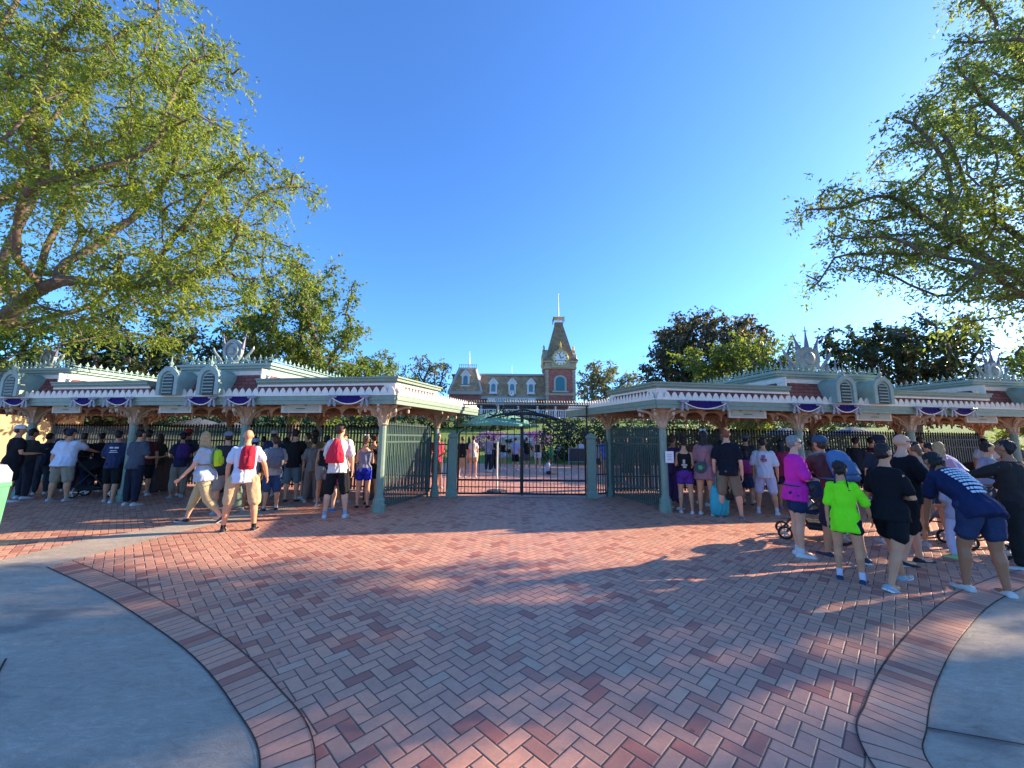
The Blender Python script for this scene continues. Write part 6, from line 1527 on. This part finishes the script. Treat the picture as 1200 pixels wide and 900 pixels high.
def jacket():
    p = gnd(846, 603); c = p + Vector((0, .02, .80)); root = thing('folded_jacket', 'beige jacket draped over the turquoise tote', 'jacket', c)
    mb = MB(); X = Vector((1, 0, 0)); Yv = Vector((0, 1, 0)); loft(mb, [(c + Z*z + X*s, X, Yv, a, b_) for z, a, b_, s in ((-.22, .05, .03, -.12), (-.12, .16, .06, -.04), (.0, .2, .09, 0), (.14, .15, .08, .02), (.24, .06, .04, .03))], 14); o = mb.build('jacket_body', cloth((.42, .32, .20)), root, smooth=True)
    mb = MB(); limb(mb, [c+X*.15, c+X*.2-Z*.2, c+X*.17-Z*.4], [.05, .05, .035]); mb.build('sleeve', cloth((.42, .32, .20)), root, smooth=True)
jacket()
def roundbag():
    P = PEOPLE['R3']; c = P.W(P.spine(.04) - P.f2*.14 + P.X*(-.05)); root = thing('round_bag', 'round black shoulder bag with a green emblem on the mauve shirt', 'bag', c)
    u = P.D(P.X); w = P.D(-P.f2)
    mb = MB(); mb.tube([c - w*.05, c - w*.045, c + w*.045, c + w*.05], [.10, .13, .13, .10], 20); mb.build('bag_body', M_['dgrey'], root)
    mb = MB(); mb.tube([c + w*.052, c + w*.058], [.055, .05], 5); mb.build('emblem', mat('green_emblem', (.05, .35, .12), .5), root)
    mb = MB(); sh = P.W(P.spine(.32) + P.X*.10); mb.tube([c + u*.1 + Z*.08, (c+sh)*.5 + w*.05, sh + Z*.015], .009, 5); mb.build('strap', M_['dgrey'], root)
roundbag()
def waistpack():
    P = PEOPLE['R8']; c = P.W(P.spine(.06) + P.f2*.15 + P.X*.03); root = thing('waist_pack', 'black waist pack on the magenta shirt', 'bag', c)
    mb = MB(); a = P.D(P.X); f = P.D(P.f2); loft(mb, [(c + a*x, f, Z, .05*s, .075*s) for x, s in ((-.14, .5), (-.1, .95), (0, 1.05), (.1, .95), (.14, .5))], 12); mb.build('bag_body', M_['dgrey'], root, smooth=True)
    mb = MB(); t = .06; mb.tube([P.W(P.spine(t) + P.X*(.098*P.H*P.gx(t)*math.cos(q)) + P.f2*(.078*P.H*P.gx(t)*math.sin(q))) for q in np.linspace(0, 2*math.pi, 25)], .012, 6); mb.build('strap', M_['dgrey'], root)
waistpack()
def notice():
    p = A_R + Vector((.02, -.13, 1.22)); root = thing('notice_card', 'small white notice fixed on the right corner post', 'notice', p)
    mb = MB(); mb.box(tuple(p + Vector((.06, 0, 0))), (.19, .012, .26)); mb.build('card', M_['white'], root)
    mb = MB()
    for z, w_ in ((.06, .1), (.02, .12), (-.02, .08), (-.06, .11)): mb.box(tuple(p + Vector((.06, -.0085, z))), (w_, .005, .014))
    mb.build('print', M_['grey'], root)
notice()
def stroller(base, hd, label, fab, frame=None, hood=True, scale=1.0):
    fm = frame or M_['dgrey']; root = thing('stroller', label, 'stroller', base)
    Rz = Matrix.Rotation(-R(hd), 3, 'Z'); T = lambda v: Rz @ (Vector(v)*scale) + base
    for x in (-.24, .24):
        mb = MB(); mb.tube([T((x, -.38, .2)), T((x, -.05, .62)), T((x, -.42, 1.02))], .016, 7); mb.tube([T((x, .36, .12)), T((x, .02, .55)), T((x, -.30, .85))], .016, 7); mb.tube([T((x, -.38, .22)), T((x, .30, .26))], .013, 6); mb.build('frame', fm, root)
        for y, r_ in ((-.36, .15), (.38, .105)):
            c = T((x, y, r_)); a = Rz @ Vector((1, 0, 0)); f = Rz @ Vector((0, 1, 0))
            mb = MB(); mb.tube([c + f*(r_*scale*.86*math.cos(t)) + Z*(r_*scale*.86*math.sin(t)) for t in np.linspace(0, 2*math.pi, 21)], .02*scale, 6); wh = mb.build('wheel', M_['black'], root, smooth=True)
            mb = MB()
            for q in range(5): t = q*2*math.pi/5; mb.beam(c, c + f*(r_*scale*.8*math.cos(t)) + Z*(r_*scale*.8*math.sin(t)), .02*scale, .02*scale)
            mb.tube([c - a*.03, c + a*.03], .03*scale, 10); mb.build('spokes', M_['steel'], wh)
    mb = MB(); mb.tube([T((-.24, -.42, 1.02)), T((0, -.46, 1.05)), T((.24, -.42, 1.02))], .02, 8); mb.build('handlebar', M_['black'], root)
    mb = MB(); X = Rz @ Vector((1, 0, 0))
    loft(mb, [(T((0, y, z)), X, (Rz @ Vector((0, -dz, dy))).normalized(), .2*scale, .035*scale) for y, z, dy, dz in ((.26, .34, .3, -1), (.16, .45, 1, -.4), (-.06, .44, 1, .1), (-.16, .5, .5, 1), (-.28, .84, .3, 1))], 12); mb.build('seat', cloth(fab), root, smooth=True)
    if hood:
        V = []; F = []
        for i in range(7):
            t = math.pi*(.12 + .68*i/6)
            for j in range(9):
                u = math.pi*j/8; V.append(T((-.24*math.cos(u), -.22 + .30*math.cos(t)*(-1)*(-1) if False else -.16 + .30*math.cos(t)*math.sin(u)**.5*1.0, .66 + .32*math.sin(t)*math.sin(u)**.6)))
        for i in range(6):
            for j in range(8): a = i*9+j; F.append((a, a+1, a+10, a+9))
        mb = MB(); mb.add(V, F); o = mb.build('hood', cloth(tuple(x*.8 for x in fab)), root, smooth=True); md = o.modifiers.new('t', 'SOLIDIFY'); md.thickness = .012
    mb = MB(); q = T((0, -.12, .24)); mb.box(tuple(q), (.36*scale, .34*scale, .12*scale), rz=-R(hd)); mb.build('basket', cloth((.03, .03, .035)), root)
stroller(gnd(112, 582), 70, 'dark stroller among the black clad people at the far left', (.02, .022, .028))
stroller(gnd(1128, 634), -75, 'grey stroller with a large spoked wheel in the crowd on the right', (.16, .17, .2))
stroller(gnd(952, 632), -60, 'navy stroller below the man in the blue cap', (.03, .045, .08))
stroller(gnd(1196, 652), -80, 'dark stroller behind the denim shorts, cut by the right edge', (.02, .02, .024))
# small child on the arm of the stooping woman: only white leggings and lime shoes show
person('R23', 'small child in white leggings and lime green shoes held by the stooping person', (1140, 655), None, H=1.12, at=gnd(1126, 654), hd=-60, sex='k', stance='shift', lean=6, top=(.45, .47, .55), bottom=(.60, .62, .78), leglen=1.93, tone='tan', hair='short', haircol='brown', shoe=(.25, .80, .18), armL='fwd', armR='fwd', group=gr)
# ------------------------------------------------------------------ camera, sun, sky
cam = bpy.data.cameras.new('camera'); co = bpy.data.objects.new('camera', cam); C.objects.link(co)
cam.sensor_width = 36; cam.lens = FPX/1200*36; cam.clip_end = 1000; cam.clip_start = .05
co.location = (0, 0, CAM_H)
M3 = Matrix.Rotation(math.pi/2 + PITCH, 3, 'X') @ Matrix.Rotation(ROLL, 3, 'Z')
co.rotation_euler = M3.to_euler()
SC.camera = co
AZ, EL = R(74), R(21)
to_sun = Vector((math.sin(AZ)*math.cos(EL), math.cos(AZ)*math.cos(EL), math.sin(EL)))
sl = bpy.data.lights.new('sun', 'SUN'); so = bpy.data.objects.new('sun', sl); C.objects.link(so)
sl.energy = 4.7; sl.angle = R(.6); sl.color = (1.0, .78, .55); so.location = (30, 10, 30)
so.rotation_euler = to_sun.to_track_quat('Z', 'Y').to_euler()
w = bpy.data.worlds.new('World'); SC.world = w; w.use_nodes = True
nt = w.node_tree; sky = nt.nodes.new('ShaderNodeTexSky'); sky.sky_type = 'NISHITA'; sky.sun_disc = False
sky.sun_elevation = EL; sky.sun_rotation = AZ; sky.air_density = .9; sky.dust_density = .5; sky.ozone_density = 9.5; sky.altitude = 20
nt.links.new(sky.outputs[0], nt.nodes['Background'].inputs[0]); nt.nodes['Background'].inputs[1].default_value = .15
vs = SC.view_settings; vs.view_transform = 'Standard'; vs.look = 'None'; vs.exposure = 1.55; vs.gamma = 1; vs.use_curve_mapping = False
SC.render.engine = 'CYCLES'; cy = SC.cycles; cy.use_denoising = True; cy.max_bounces = 6; cy.transparent_max_bounces = 4
cy.diffuse_bounces = 3; cy.glossy_bounces = 2; cy.transmission_bounces = 2; cy.use_adaptive_sampling = True
SC.render.film_transparent = False
